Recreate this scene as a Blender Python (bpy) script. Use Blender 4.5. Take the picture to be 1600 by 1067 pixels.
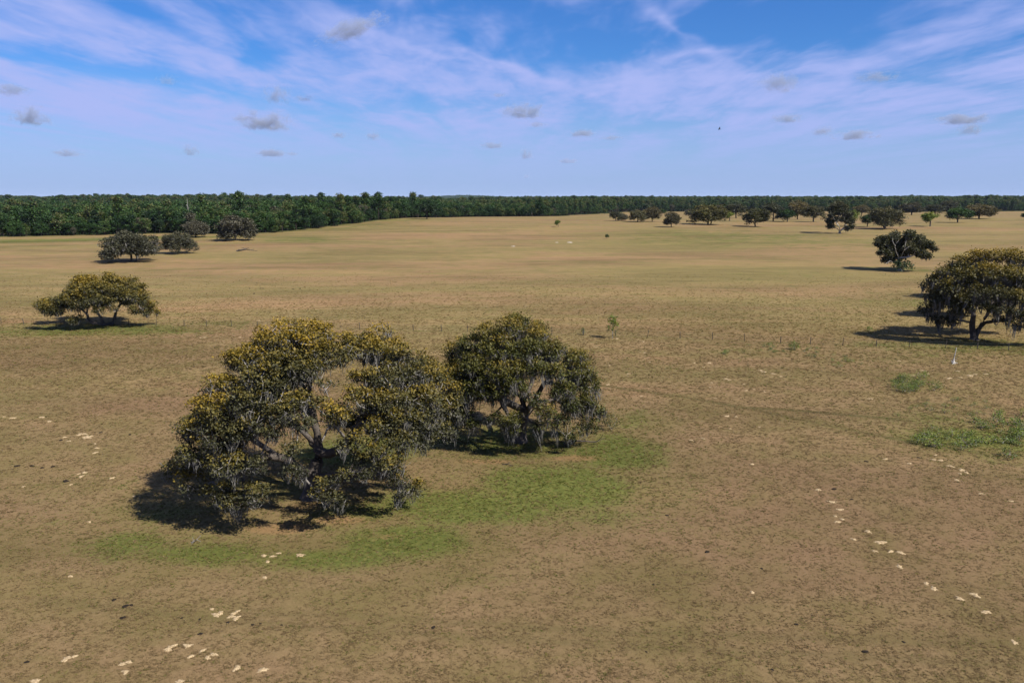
import bpy, math, random
import numpy as np
from mathutils import Vector, Matrix

for o in list(bpy.data.objects):
    bpy.data.objects.remove(o, do_unlink=True)
scene = bpy.context.scene
COL = scene.collection
R = math.radians

# ------------------------------------------------------------------ camera
CAM_H = 24.0
PITCH = R(10.25)
FPX = 1600 * 28.0 / 36.0
cam_d = bpy.data.cameras.new('camera')
cam_d.lens = 28.0
cam_d.sensor_width = 36.0
cam_d.clip_start = 0.5
cam_d.clip_end = 60000
cam = bpy.data.objects.new('camera', cam_d)
COL.objects.link(cam)
cam.location = (0, 0, CAM_H)
cam.rotation_euler = (math.pi / 2 - PITCH, 0, 0)
scene.camera = cam

# ------------------------------------------------------------------ sun, sky, exposure
SUN_EL = R(45)
SUN_AZ = (0.80, -0.60)                      # ground direction towards the sun (behind the camera, to the right)
_n = math.hypot(*SUN_AZ)
sun_dir = Vector((SUN_AZ[0] / _n * math.cos(SUN_EL), SUN_AZ[1] / _n * math.cos(SUN_EL), math.sin(SUN_EL)))
sun_d = bpy.data.lights.new('sun', 'SUN')
sun_d.energy = 5.0
sun_d.angle = R(0.53)
sun_d.color = (1.0, 0.94, 0.85)
sun = bpy.data.objects.new('sun', sun_d)
COL.objects.link(sun)
sun.location = (60, -80, 120)
sun.rotation_euler = (-sun_dir).to_track_quat('-Z', 'Y').to_euler()

scene.view_settings.view_transform = 'Standard'
scene.view_settings.look = 'None'
scene.view_settings.exposure = 0.95
scene.view_settings.gamma = 1.0
scene.render.engine = 'CYCLES'
scene.cycles.max_bounces = 5
scene.cycles.diffuse_bounces = 1
scene.cycles.glossy_bounces = 1
scene.cycles.transmission_bounces = 2
scene.cycles.transparent_max_bounces = 6
scene.cycles.volume_bounces = 0
scene.cycles.caustics_reflective = False
scene.cycles.caustics_refractive = False

# ---- node helpers
def N(nt, typ, **kw):
    n = nt.nodes.new(typ)
    for k, v in kw.items():
        setattr(n, k, v)
    return n

def plug(nt, a, b):
    nt.links.new(a, b)

def setin(nt, sock, v):
    if isinstance(v, bpy.types.NodeSocket):
        nt.links.new(v, sock)
    else:
        sock.default_value = v

def math_n(nt, op, a, b=None, c=None, clamp=False):
    n = N(nt, 'ShaderNodeMath', operation=op, use_clamp=clamp)
    setin(nt, n.inputs[0], a)
    if b is not None: setin(nt, n.inputs[1], b)
    if c is not None: setin(nt, n.inputs[2], c)
    return n.outputs[0]

def mix_c(nt, fac, a, b, blend='MIX'):
    n = N(nt, 'ShaderNodeMix', data_type='RGBA', blend_type=blend)
    setin(nt, n.inputs[0], fac)
    for s, v in ((n.inputs[6], a), (n.inputs[7], b)):
        if isinstance(v, tuple) and len(v) == 3: v = v + (1,)
        setin(nt, s, v)
    return n.outputs[2]

def maprange(nt, v, a, b, c=0.0, d=1.0, smooth=False):
    n = N(nt, 'ShaderNodeMapRange')
    n.interpolation_type = 'SMOOTHSTEP' if smooth else 'LINEAR'
    setin(nt, n.inputs[0], v)
    for i, q in enumerate((a, b, c, d)):
        n.inputs[i + 1].default_value = q
    return n.outputs[0]

def noise(nt, vec, scale, detail=4, rough=0.55, dist=0.0, dims='3D', w=None):
    n = N(nt, 'ShaderNodeTexNoise', noise_dimensions=dims)
    if vec is not None: plug(nt, vec, n.inputs['Vector'])
    n.inputs['Scale'].default_value = scale
    n.inputs['Detail'].default_value = detail
    n.inputs['Roughness'].default_value = rough
    n.inputs['Distortion'].default_value = dist
    if w is not None: setin(nt, n.inputs['W'], w)
    return n

def ramp(nt, fac, stops, interp='LINEAR'):
    n = N(nt, 'ShaderNodeValToRGB')
    n.color_ramp.interpolation = interp
    el = n.color_ramp.elements
    while len(el) < len(stops): el.new(0.5)
    for e, (p, c) in zip(el, stops):
        e.position = p
        e.color = tuple(c) + (1,) if len(c) == 3 else c
    setin(nt, n.inputs[0], fac)
    return n.outputs[0]

def px_dir(px, py):
    """picture position (1600x1067) -> world direction, used to survey where things stand"""
    u, v = (px - 800) / FPX, (533.5 - py) / FPX
    d = np.array([u, math.cos(PITCH) + v * math.sin(PITCH), -math.sin(PITCH) + v * math.cos(PITCH)])
    return d / np.linalg.norm(d)

SKY_STRENGTH = 0.055
EXPO = 2 ** 0.95
def build_world():
    w = bpy.data.worlds.new('World')
    scene.world = w
    w.use_nodes = True
    w.cycles.sampling_method = 'MANUAL'
    w.cycles.sample_map_resolution = 256
    nt = w.node_tree
    nt.nodes.clear()
    out = N(nt, 'ShaderNodeOutputWorld')
    bg = N(nt, 'ShaderNodeBackground')
    bg.inputs[1].default_value = SKY_STRENGTH
    sky = N(nt, 'ShaderNodeTexSky', sky_type='NISHITA')
    sky.sun_disc = False
    sky.sun_elevation = SUN_EL
    sky.sun_rotation = math.atan2(sun_dir.x, sun_dir.y)
    sky.altitude = 500
    sky.air_density = 1.0
    sky.dust_density = 0.2
    sky.ozone_density = 4.0
    hs = N(nt, 'ShaderNodeHueSaturation')
    hs.inputs['Saturation'].default_value = 1.35
    hs.inputs['Value'].default_value = 0.9
    plug(nt, sky.outputs[0], hs.inputs['Color'])
    base = mix_c(nt, 1.0, hs.outputs[0], (0.62, 0.90, 1.28), 'MULTIPLY')
    tc = N(nt, 'ShaderNodeTexCoord')
    sep = N(nt, 'ShaderNodeSeparateXYZ')
    plug(nt, tc.outputs['Generated'], sep.inputs[0])
    x, y, z = sep.outputs
    zc = math_n(nt, 'MAXIMUM', z, 0.0)
    # cirrus sheet: direction projected on a high flat layer, streaks run towards azimuth 9 deg
    zz = math_n(nt, 'ADD', zc, 0.045)
    qx = math_n(nt, 'DIVIDE', x, zz)
    qy = math_n(nt, 'DIVIDE', y, zz)
    comb = N(nt, 'ShaderNodeCombineXYZ')
    plug(nt, qx, comb.inputs[0]); plug(nt, qy, comb.inputs[1])
    def streak(rot, sx, sy, scale, detail, rough, dist, off):
        mp = N(nt, 'ShaderNodeMapping')
        mp.inputs['Rotation'].default_value = (0, 0, R(rot))
        mp.inputs['Scale'].default_value = (sx, sy, 1)
        mp.inputs['Location'].default_value = off
        plug(nt, comb.outputs[0], mp.inputs['Vector'])
        return noise(nt, mp.outputs[0], scale, detail, rough, dist).outputs['Fac']
    s1 = streak(12, 1.0, 0.30, 0.55, 4, 0.60, 0.9, (3.1, 1.7, 0))
    s2 = streak(-14, 1.0, 0.22, 1.5, 4, 0.62, 0.7, (7.7, 4.2, 0))
    s3 = streak(30, 1.0, 0.5, 4.5, 3, 0.65, 0.4, (1.2, 9.2, 0))
    dens = math_n(nt, 'ADD', math_n(nt, 'MULTIPLY', s1, 0.55), math_n(nt, 'ADD', math_n(nt, 'MULTIPLY', s2, 0.45), math_n(nt, 'MULTIPLY', s3, 0.24)))
    dens = math_n(nt, 'MULTIPLY', math_n(nt, 'SUBTRACT', dens, 0.56), 6.4)
    # openings and thick bands of the cirrus deck as it lay that day (azimuth tangent, elevation tangent)
    ys = math_n(nt, 'MAXIMUM', y, 0.05)
    a = math_n(nt, 'DIVIDE', x, ys)
    e = math_n(nt, 'DIVIDE', zc, ys)
    wob = noise(nt, tc.outputs['Generated'], 9.0, 2, 0.6, 0.0).outputs['Fac']
    e2 = math_n(nt, 'ADD', e, math_n(nt, 'MULTIPLY', math_n(nt, 'SUBTRACT', wob, 0.5), 0.05))
    bands = [  # px, py, half length px, half height px, tilt deg (down to the right +), strength
        (250, 125, 190, 16, 11, -0.75), (40, 85, 90, 12, 10, -0.5), (235, 20, 90, 16, 24, -0.75), (405, 88, 45, 20, 40, -0.6),
        (700, 8, 330, 16, 0, -0.55), (1060, 45, 250, 50, -5, -1.0), (1280, 25, 120, 45, 0, -0.7), (930, 60, 120, 18, 20, -0.5),
        (1450, 128, 190, 13, 4, -0.6), (1050, 190, 190, 6, -5, -0.55), (680, 168, 150, 12, -2, -0.45), (1560, 178, 120, 12, -5, -0.4),
        (1060, 50, 55, 9, 33, 0.8), (1100, 86, 50, 6, -6, 0.6), (700, 80, 200, 9, 16, 0.55), (780, 95, 110, 5, 20, 0.5),
        (330, 95, 160, 22, 18, 0.5), (130, 150, 200, 25, 12, 0.5), (900, 125, 330, 25, 2, 0.45), (1450, 70, 200, 28, -14, 0.55), (560, 60, 120, 30, 20, 0.35)]
    ae = N(nt, 'ShaderNodeCombineXYZ')
    plug(nt, a, ae.inputs[0]); plug(nt, e2, ae.inputs[1])
    for (px, py, hl, hh, tilt, st) in bands:
        d = px_dir(px, py)
        mp = N(nt, 'ShaderNodeMapping', vector_type='TEXTURE')
        mp.inputs['Location'].default_value = (d[0] / d[1], max(d[2], 0) / d[1], 0)
        mp.inputs['Rotation'].default_value = (0, 0, R(-tilt))
        mp.inputs['Scale'].default_value = (2.3 * hl / FPX, 2.3 * hh / FPX, 1)
        plug(nt, ae.outputs[0], mp.inputs[0])
        g = N(nt, 'ShaderNodeTexGradient', gradient_type='QUADRATIC_SPHERE')
        plug(nt, mp.outputs[0], g.inputs[0])
        dens = math_n(nt, 'MULTIPLY_ADD', g.outputs['Fac'], st * 1.25, dens)
    dens = math_n(nt, 'ADD', dens, 0.12)
    cov = maprange(nt, dens, -0.5, 1.35, 0.0, 0.93, True)
    fade = maprange(nt, zc, 0.01, 0.10, 0.10, 1.0, True)
    cov = math_n(nt, 'MULTIPLY', cov, fade)
    k = 1.0 / SKY_STRENGTH / EXPO
    veil = maprange(nt, zc, 0.0, 0.17, 0.88, 0.10, True)          # hazy air low over the horizon, all round
    base = mix_c(nt, veil, base, (0.345 * k, 0.465 * k, 0.80 * k))
    col = mix_c(nt, cov, base, (0.425 * k, 0.500 * k, 0.91 * k))
    plug(nt, col, bg.inputs[0])
    plug(nt, bg.outputs[0], out.inputs[0])
build_world()

# ------------------------------------------------------------------ terrain
def ss(a, b, x):
    t = np.clip((np.asarray(x, float) - a) / (b - a), 0, 1)
    return t * t * (3 - 2 * t)

def H(x, y):
    x = np.asarray(x, float); y = np.asarray(y, float)
    h = 7.4 * np.exp(-((x + 95) / 165) ** 2 - ((y - 650) / 200) ** 2)
    h = h + 5.2 * ss(240, 620, y) * ss(-90, 130, x) * (1 - 0.65 * ss(700, 1100, y))
    h = h + 0.22 * np.sin(x / 21 + 1.0) * np.sin(y / 27 + 0.5) * ss(40, 140, y)
    h = h + 0.5 * np.sin(x / 63 + 2.0 + y / 90) * np.sin(y / 71) * ss(150, 400, y)
    h = h + 2.0 * np.sin(x / 410 + .7) * np.sin(y / 530 + 1) * ss(800, 1700, y)
    return h

CAMP = np.array([0, 0, CAM_H])
_TS = 20 * 1.006 ** np.arange(1020)
def at(px, py):
    """ground point seen at a picture position"""
    d = px_dir(px, py)
    P = CAMP + d[None] * _TS[:, None]
    k = np.argmax(P[:, 2] <= H(P[:, 0], P[:, 1]))
    if k == 0: k = len(_TS) - 1
    lo, hi = _TS[k - 1], _TS[k]
    for _ in range(2):
        t = np.linspace(lo, hi, 60)
        P = CAMP + d[None] * t[:, None]
        j = max(1, int(np.argmax(P[:, 2] <= H(P[:, 0], P[:, 1]))))
        lo, hi = t[j - 1], t[j]
    q = CAMP + d * hi
    return np.array([q[0], q[1], float(H(q[0], q[1]))])

def depth_of(p):
    return p[1] * math.cos(PITCH) + (CAM_H - p[2]) * math.sin(PITCH)

def to_px(p):
    d = np.asarray(p, float) - CAMP
    dep = d[..., 1] * math.cos(PITCH) - d[..., 2] * math.sin(PITCH)
    up = d[..., 1] * math.sin(PITCH) + d[..., 2] * math.cos(PITCH)
    return 800 + FPX * d[..., 0] / dep, 533.5 - FPX * up / dep

def on_plane(px, py, Y):
    d = px_dir(px, py)
    return CAMP + d * (Y / d[1])

# ------------------------------------------------------------------ object helpers
def tag(o, label=None, cat=None, group=None, kind=None):
    if label: o['label'] = label
    if cat: o['category'] = cat
    if group: o['group'] = group
    if kind: o['kind'] = kind
    return o

def empty(name, loc, rz=0.0):
    o = bpy.data.objects.new(name, None)
    o.empty_display_size = 0.5
    COL.objects.link(o)
    o.location = [float(c) for c in loc]
    o.rotation_euler = (0, 0, rz)
    return o

def link(name, me, parent=None, loc=None):
    o = bpy.data.objects.new(name, me)
    COL.objects.link(o)
    if parent is not None: o.parent = parent
    if loc is not None: o.location = [float(c) for c in loc]
    return o

def mesh_np(name, V, F, mats, attrs=None, smooth=False, matidx=None):
    """F: list of int arrays (n,3) or (n,4)"""
    me = bpy.data.meshes.new(name)
    V = np.ascontiguousarray(V, dtype=np.float32)
    if not isinstance(F, (list, tuple)): F = [F]
    F = [np.asarray(f, dtype=np.int32) for f in F if len(f)]
    loops = np.concatenate([f.ravel() for f in F])
    tot = np.concatenate([np.full(len(f), f.shape[1], np.int32) for f in F])
    start = np.concatenate([[0], np.cumsum(tot)[:-1]]).astype(np.int32)
    me.vertices.add(len(V)); me.vertices.foreach_set('co', V.ravel())
    me.loops.add(len(loops)); me.loops.foreach_set('vertex_index', loops)
    me.polygons.add(len(tot)); me.polygons.foreach_set('loop_start', start)
    if smooth: me.polygons.foreach_set('use_smooth', np.ones(len(tot), bool))
    if not isinstance(mats, (list, tuple)): mats = [mats]
    for m in mats: me.materials.append(m)
    if matidx is not None: me.polygons.foreach_set('material_index', np.asarray(matidx, np.int32))
    if attrs:
        for k, a in attrs.items():
            at_ = me.attributes.new(k, 'FLOAT', 'POINT')
            at_.data.foreach_set('value', np.asarray(a, np.float32))
    me.update(calc_edges=True)
    return me

def new_mat(name):
    m = bpy.data.materials.new(name)
    m.use_nodes = True
    nt = m.node_tree
    nt.nodes.clear()
    out = N(nt, 'ShaderNodeOutputMaterial')
    return m, nt, out

def principled(nt, out, col, rough=0.8, spec=0.2):
    b = N(nt, 'ShaderNodeBsdfPrincipled')
    setin(nt, b.inputs['Base Color'], col if not (isinstance(col, tuple) and len(col) == 3) else col + (1,))
    setin(nt, b.inputs['Roughness'], rough)
    b.inputs['Specular IOR Level'].default_value = spec
    plug(nt, b.outputs[0], out.inputs[0])
    return b

# ------------------------------------------------------------------ materials
def attr(nt, name, typ='GEOMETRY'):
    n = N(nt, 'ShaderNodeAttribute', attribute_name=name, attribute_type=typ)
    return n.outputs['Fac']

def leaf_mat(name, stops, trans=0.22, rnd=0.25):
    stops = [(p, tuple(0.78 * v for v in c)) for p, c in stops]
    m, nt, out = new_mat(name)
    t = attr(nt, 'tint')
    oi = N(nt, 'ShaderNodeObjectInfo')
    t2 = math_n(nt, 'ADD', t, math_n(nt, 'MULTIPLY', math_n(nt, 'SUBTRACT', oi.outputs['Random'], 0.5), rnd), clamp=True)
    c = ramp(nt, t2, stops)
    b = principled(nt, out, c, 0.6, 0.25)
    tr = N(nt, 'ShaderNodeBsdfTranslucent')
    plug(nt, mix_c(nt, 1.0, c, (1.0, 1.05, 0.5), 'MULTIPLY'), tr.inputs[0])
    mx = N(nt, 'ShaderNodeMixShader')
    mx.inputs[0].default_value = trans
    plug(nt, b.outputs[0], mx.inputs[1]); plug(nt, tr.outputs[0], mx.inputs[2])
    plug(nt, mx.outputs[0], out.inputs[0])
    return m

OAK_STOPS = [(0.0, (0.034, 0.036, 0.018)), (0.35, (0.072, 0.070, 0.024)), (0.6, (0.140, 0.112, 0.020)), (1.0, (0.285, 0.188, 0.018))]
GREEN_STOPS = [(0.0, (0.020, 0.026, 0.008)), (0.5, (0.062, 0.068, 0.014)), (0.8, (0.115, 0.105, 0.018)), (1.0, (0.200, 0.140, 0.018))]
DARK_STOPS = [(0.0, (0.020, 0.026, 0.012)), (0.5, (0.055, 0.058, 0.024)), (1.0, (0.115, 0.100, 0.038))]
FOREST_STOPS = [(0.0, (0.011, 0.027, 0.008)), (0.40, (0.024, 0.064, 0.012)), (0.75, (0.048, 0.100, 0.017)), (1.0, (0.105, 0.105, 0.034))]
GREY_STOPS = [(0.0, (0.040, 0.040, 0.026)), (0.5, (0.080, 0.075, 0.048)), (1.0, (0.125, 0.110, 0.070))]
LIME_STOPS = [(0.0, (0.06, 0.095, 0.015)), (0.5, (0.12, 0.17, 0.025)), (1.0, (0.26, 0.27, 0.04))]
M_OAK = leaf_mat('oak_leaf_gold', OAK_STOPS, rnd=0.0)
M_OAK2 = leaf_mat('oak_leaf_green', GREEN_STOPS, rnd=0.0)
M_OAKD = leaf_mat('oak_leaf_dark', DARK_STOPS, rnd=0.5)
M_OAKO = leaf_mat('oak_leaf_olive', [(0.0, (0.024, 0.028, 0.010)), (0.5, (0.070, 0.070, 0.020)), (1.0, (0.15, 0.118, 0.024))], rnd=0.5)
M_FOREST = leaf_mat('forest_leaf', FOREST_STOPS, rnd=0.9)
M_GREYL = leaf_mat('grey_leaf', GREY_STOPS, rnd=0.3)
M_LIME = leaf_mat('lime_leaf', LIME_STOPS, trans=0.3, rnd=0.3)
M_WEED = leaf_mat('weed_leaf', [(0.0, (0.05, 0.085, 0.016)), (0.5, (0.11, 0.165, 0.026)), (1.0, (0.26, 0.30, 0.045))], trans=0.3, rnd=0.6)

def bark_mat(name, c1, c2, scale=3.0, twig=None):
    c1 = tuple(.65 * v for v in c1); c2 = tuple(.65 * v for v in c2)
    m, nt, out = new_mat(name)
    tc = N(nt, 'ShaderNodeTexCoord')
    n1 = noise(nt, tc.outputs['Object'], scale, 6, 0.7, 0.5)
    n2 = noise(nt, tc.outputs['Object'], scale * 9, 4, 0.6)
    f = math_n(nt, 'ADD', math_n(nt, 'MULTIPLY', n1.outputs['Fac'], 0.6), math_n(nt, 'MULTIPLY', n2.outputs['Fac'], 0.4))
    c = ramp(nt, f, [(0.35, c1), (0.65, c2)])
    if twig: c = mix_c(nt, math_n(nt, 'MULTIPLY', attr(nt, 'thin'), 0.8), c, twig)
    b = principled(nt, out, c, 0.9, 0.1)
    bp = N(nt, 'ShaderNodeBump'); bp.inputs['Strength'].default_value = 0.6; bp.inputs['Distance'].default_value = 0.08
    plug(nt, f, bp.inputs['Height']); plug(nt, bp.outputs[0], b.inputs['Normal'])
    return m
M_BARK = bark_mat('oak_bark', (0.05, 0.042, 0.036), (0.17, 0.145, 0.125), twig=(0.25, 0.235, 0.215))
M_BARKD = bark_mat('dark_bark', (0.03, 0.026, 0.021), (0.08, 0.066, 0.055))
M_BLEACH = bark_mat('bleached_wood', (0.32, 0.30, 0.27), (0.66, 0.62, 0.57))
M_DEAD = bark_mat('dead_grey_wood', (0.16, 0.145, 0.13), (0.36, 0.33, 0.30))
M_POST = bark_mat('post_wood', (0.04, 0.036, 0.03), (0.12, 0.105, 0.09), 8)

def simple_mat(name, c1, c2, scale, rough=0.9, spec=0.1, stops=(0.35, 0.65)):
    c1 = tuple(.65 * v for v in c1); c2 = tuple(.65 * v for v in c2)
    m, nt, out = new_mat(name)
    tc = N(nt, 'ShaderNodeTexCoord')
    n1 = noise(nt, tc.outputs['Object'], scale, 6, 0.65)
    principled(nt, out, ramp(nt, n1.outputs['Fac'], [(stops[0], c1), (stops[1], c2)]), rough, spec)
    return m
M_MOSS = simple_mat('spanish_moss', (0.10, 0.096, 0.086), (0.235, 0.225, 0.205), 1.2)
M_SAND = simple_mat('sand', (0.24, 0.172, 0.090), (0.54, 0.41, 0.24), 5.5, stops=(0.38, 0.56))
M_DUNG = simple_mat('dung', (0.010, 0.008, 0.006), (0.035, 0.026, 0.018), 12.0)
M_WIRE = simple_mat('fence_wire', (0.05, 0.045, 0.04), (0.10, 0.09, 0.08), 20.0, 0.6, 0.4)
M_STONE = simple_mat('limestone', (0.42, 0.38, 0.31), (0.70, 0.65, 0.55), 2.0)
M_BIRD = simple_mat('feather', (0.006, 0.006, 0.006), (0.02, 0.018, 0.016), 8.0)

# ------------------------------------------------------------------ pasture sheet
FENCE_PX = [(-60, 505), (130, 508), (390, 511), (660, 517), (900, 524), (1075, 529), (1300, 540), (1500, 545), (1700, 553)]
FENCE_W = [at(*p) for p in FENCE_PX]
_fx = [p[0] for p in FENCE_W]; _fy = [p[1] for p in FENCE_W]
def fence_y(x):
    return np.interp(x, _fx, _fy)

GREEN = [(870, 760, 8, 7, .95), (960, 705, 5.5, 8, .8), (740, 790, 8, 4.5, .95), (640, 845, 6, 3.5, .9), (500, 872, 7, 2.2, .75), (330, 865, 8, 2.5, .7),
         (200, 850, 7, 3.0, .55), (790, 690, 9, 8, .75), (560, 700, 9, 8, .7), (420, 760, 10, 6, .5), (150, 515, 26, 9, .75), (60, 520, 18, 7, .5), (330, 505, 18, 6, .45),
         (1530, 540, 26, 9, .6), (1440, 560, 14, 6, .35), (1540, 690, 9, 8, .66), (1470, 660, 8, 7, .45), (1430, 602, 5, 4, .45), (1410, 422, 16, 14, .6),
         (1460, 470, 30, 25, .45), (1180, 548, 10, 6, .35), (1020, 770, 6, 9, .45), (110, 760, 9, 5, .3), (60, 830, 8, 4, .35), (380, 548, 26, 4, .25),
         (205, 372, 110, 14, .7), (40, 378, 80, 12, .7), (480, 374, 30, 40, .55), (1150, 372, 100, 90, .5), (1350, 385, 90, 60, .4), (650, 372, 60, 10, .25), (1010, 575, 8, 8, .3), (720, 905, 4, 1.6, .4), (560, 352, 60, 70, .45), (625, 344, 70, 60, .45), (1250, 430, 70, 70, .30), (1230, 490, 45, 25, .28), (1100, 440, 60, 40, .2), (860, 382, 70, 14, .3), (1000, 372, 60, 25, .3), (900, 800, 7, 5, .55), (560, 800, 6, 4, .6), (260, 800, 8, 4, .5), (1000, 660, 5, 6, .5), (640, 790, 17, 12, .42), (300, 830, 12, 7, .4), (820, 740, 16, 14, .42)]
BARE = [(440, 826, 3.2, 1.3, .9), (530, 812, 2.8, 1.1, .9), (900, 716, 3.0, 1.2, .9), (760, 721, 3.2, .9, .9), (600, 838, 2.2, .9, .6), (480, 790, 3, 2, .6), (345, 800, 3, 1.5, .4),
        (15, 503, 7, 2.6, .9), (1000, 590, 4, 5, .25), (820, 735, 2.0, 1.2, .4)]
GREENW = [(at(a, b), c, d, e) for a, b, c, d, e in GREEN]
BAREW = [(at(a, b), c, d, e) for a, b, c, d, e in BARE]
def blobs(L, x, y):
    g = np.zeros_like(x)
    for p, rx, ry, s in L:
        g = np.maximum(g, s * np.exp(-(((x - p[0]) / rx) ** 2 + ((y - p[1]) / ry) ** 2) ** 0.95 * 0.9))
    return g
TRACKS_PX = [[(945, 603), (1010, 612), (1085, 623), (1160, 637), (1230, 640), (1400, 655)], [(1180, 640), (1290, 664), (1420, 690), (1560, 712)],
             [(60, 935), (280, 962), (480, 978), (760, 996), (1000, 1010), (1330, 1026), (1640, 1040)], [(380, 955), (640, 968), (900, 984), (1200, 994), (1640, 1008)]]
TRACKS = [np.array([at(*q)[:2] for q in t]) for t in TRACKS_PX]
TRACK_S = [1.0, .8, .4, .4]
def track_mask(x, y):
    m = np.zeros_like(x)
    for T, st in zip(TRACKS, TRACK_S):
        w = 0.35 + 0.0016 * T[:, 1].mean()
        for a, b in zip(T[:-1], T[1:]):
            ab = b - a
            t = np.clip(((x - a[0]) * ab[0] + (y - a[1]) * ab[1]) / (ab @ ab), 0, 1)
            d = np.hypot(x - a[0] - t * ab[0], y - a[1] - t * ab[1])
            m = np.maximum(m, st * np.exp(-(d / w) ** 2))
    return m

def ground_material():
    m, nt, out = new_mat('pasture')
    tc = N(nt, 'ShaderNodeTexCoord')
    P = tc.outputs['Object']
    green, bare, far, track, wood = [attr(nt, k) for k in ('green', 'bare', 'far', 'track', 'wood')]
    mp = N(nt, 'ShaderNodeMapping'); mp.inputs['Scale'].default_value = (0.35, 1.0, 1.0); mp.inputs['Rotation'].default_value = (0, 0, R(6))
    plug(nt, P, mp.inputs[0])
    big = noise(nt, mp.outputs[0], 0.022, 5, 0.6, 0.6).outputs['Fac']
    mid = noise(nt, P, 0.16, 6, 0.65, 0.3).outputs['Fac']
    sm = noise(nt, P, 2.6, 6, 0.75).outputs['Fac']
    fine = noise(nt, P, 14.0, 3, 0.75).outputs['Fac']
    mp2 = N(nt, 'ShaderNodeMapping'); mp2.inputs['Scale'].default_value = (0.16, 1.0, 1.0); mp2.inputs['Rotation'].default_value = (0, 0, R(-4))
    plug(nt, P, mp2.inputs[0])
    strk = noise(nt, mp2.outputs[0], 0.35, 5, 0.7, 0.4).outputs['Fac']
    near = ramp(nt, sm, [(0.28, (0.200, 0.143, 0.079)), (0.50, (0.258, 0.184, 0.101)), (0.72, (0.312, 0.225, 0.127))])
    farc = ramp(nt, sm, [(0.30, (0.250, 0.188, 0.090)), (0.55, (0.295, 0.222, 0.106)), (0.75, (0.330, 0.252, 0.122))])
    dry = mix_c(nt, far, near, farc)  # near tones carry painted view-angle darkening along with the grass's own brown
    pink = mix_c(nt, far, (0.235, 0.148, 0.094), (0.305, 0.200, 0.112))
    dry = mix_c(nt, maprange(nt, big, 0.42, 0.64, 0, 0.85, True), dry, pink)
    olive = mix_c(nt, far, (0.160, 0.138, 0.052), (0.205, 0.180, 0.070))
    of = math_n(nt, 'MULTIPLY', maprange(nt, math_n(nt, 'ADD', math_n(nt, 'MULTIPLY', mid, 0.6), math_n(nt, 'MULTIPLY', big, 0.4)), 0.58, 0.40, 0, 1, True), 0.62)
    dry = mix_c(nt, of, dry, olive)
    # green growth, broken up
    gsum = math_n(nt, 'ADD', math_n(nt, 'MULTIPLY', math_n(nt, 'SUBTRACT', mid, 0.19), 0.9), math_n(nt, 'MULTIPLY', sm, 0.6))
    gf = maprange(nt, math_n(nt, 'ADD', math_n(nt, 'SUBTRACT', gsum, 0.58), math_n(nt, 'MULTIPLY', math_n(nt, 'SUBTRACT', green, 0.40), 0.68)), -0.12, 0.20, 0, 0.90, True)
    gcol = ramp(nt, sm, [(0.32, (0.066, 0.096, 0.024)), (0.5, (0.115, 0.145, 0.034)), (0.66, (0.205, 0.200, 0.062))])
    gf = math_n(nt, 'MULTIPLY', gf, maprange(nt, green, 0.02, 0.2, 0, 1))
    c = mix_c(nt, gf, dry, gcol)
    bf = math_n(nt, 'MULTIPLY', maprange(nt, math_n(nt, 'ADD', bare, math_n(nt, 'MULTIPLY', math_n(nt, 'SUBTRACT', sm, 0.5), 1.2)), 0.35, 0.75, 0, 1, True), 0.8)
    c = mix_c(nt, bf, c, (0.30, 0.19, 0.10))
    tf = math_n(nt, 'MULTIPLY', track, maprange(nt, mid, 0.30, 0.6, 0.45, 0.95))
    c = mix_c(nt, tf, c, (0.075, 0.078, 0.026))
    # blades: fine light and dark flecks of the thatch itself
    fl = ramp(nt, fine, [(0.30, (0.62, 0.62, 0.62)), (0.5, (1.0, 1.0, 1.0)), (0.72, (1.35, 1.32, 1.28))])
    c = mix_c(nt, 0.55, c, fl, 'MULTIPLY')
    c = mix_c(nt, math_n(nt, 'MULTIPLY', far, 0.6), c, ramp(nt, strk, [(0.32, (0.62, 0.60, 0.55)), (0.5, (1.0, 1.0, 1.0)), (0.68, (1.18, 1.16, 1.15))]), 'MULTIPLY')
    mp3 = N(nt, 'ShaderNodeMapping'); mp3.inputs['Scale'].default_value = (0.3, 1.0, 1.0); mp3.inputs['Rotation'].default_value = (0, 0, R(-9))
    plug(nt, P, mp3.inputs[0])
    band = noise(nt, mp3.outputs[0], 0.045, 3, 0.5, 0.5).outputs['Fac']
    c = mix_c(nt, 0.8, c, ramp(nt, band, [(0.34, (0.76, 0.77, 0.74)), (0.5, (1.0, 1.0, 1.0)), (0.66, (1.14, 1.12, 1.10))]), 'MULTIPLY')
    c = mix_c(nt, 1.0, c, (0.60, 0.578, 0.52), 'MULTIPLY')        # overall tone of the sward
    c = mix_c(nt, wood, c, (0.018, 0.034, 0.010))
    b = principled(nt, out, c, 0.95, 0.05)
    bp = N(nt, 'ShaderNodeBump'); bp.inputs['Strength'].default_value = 0.18; bp.inputs['Distance'].default_value = 0.10
    hh = math_n(nt, 'ADD', math_n(nt, 'MULTIPLY', sm, 0.55), math_n(nt, 'MULTIPLY', fine, 0.4))
    plug(nt, hh, bp.inputs['Height']); plug(nt, bp.outputs[0], b.inputs['Normal'])
    return m

# edge of the wood as seen from the camera: tangent of azimuth -> distance
EDGE_A, EDGE_Y = zip(*[(-1.6, 330), (-0.95, 440), (-0.65, 474), (-0.44, 498), (-0.345, 470), (-0.285, 486), (-0.225, 530), (-0.19, 562), (-0.145, 632), (-0.098, 700),
                       (-0.05, 770), (0.0, 780), (0.038, 770), (0.075, 960), (0.16, 1300), (0.36, 1300), (0.5, 1260), (0.62, 1330), (0.9, 1300), (1.6, 1200)])
def wood_edge(x, y):
    return np.interp(np.asarray(x) / np.maximum(y, 1), EDGE_A, EDGE_Y)

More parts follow.
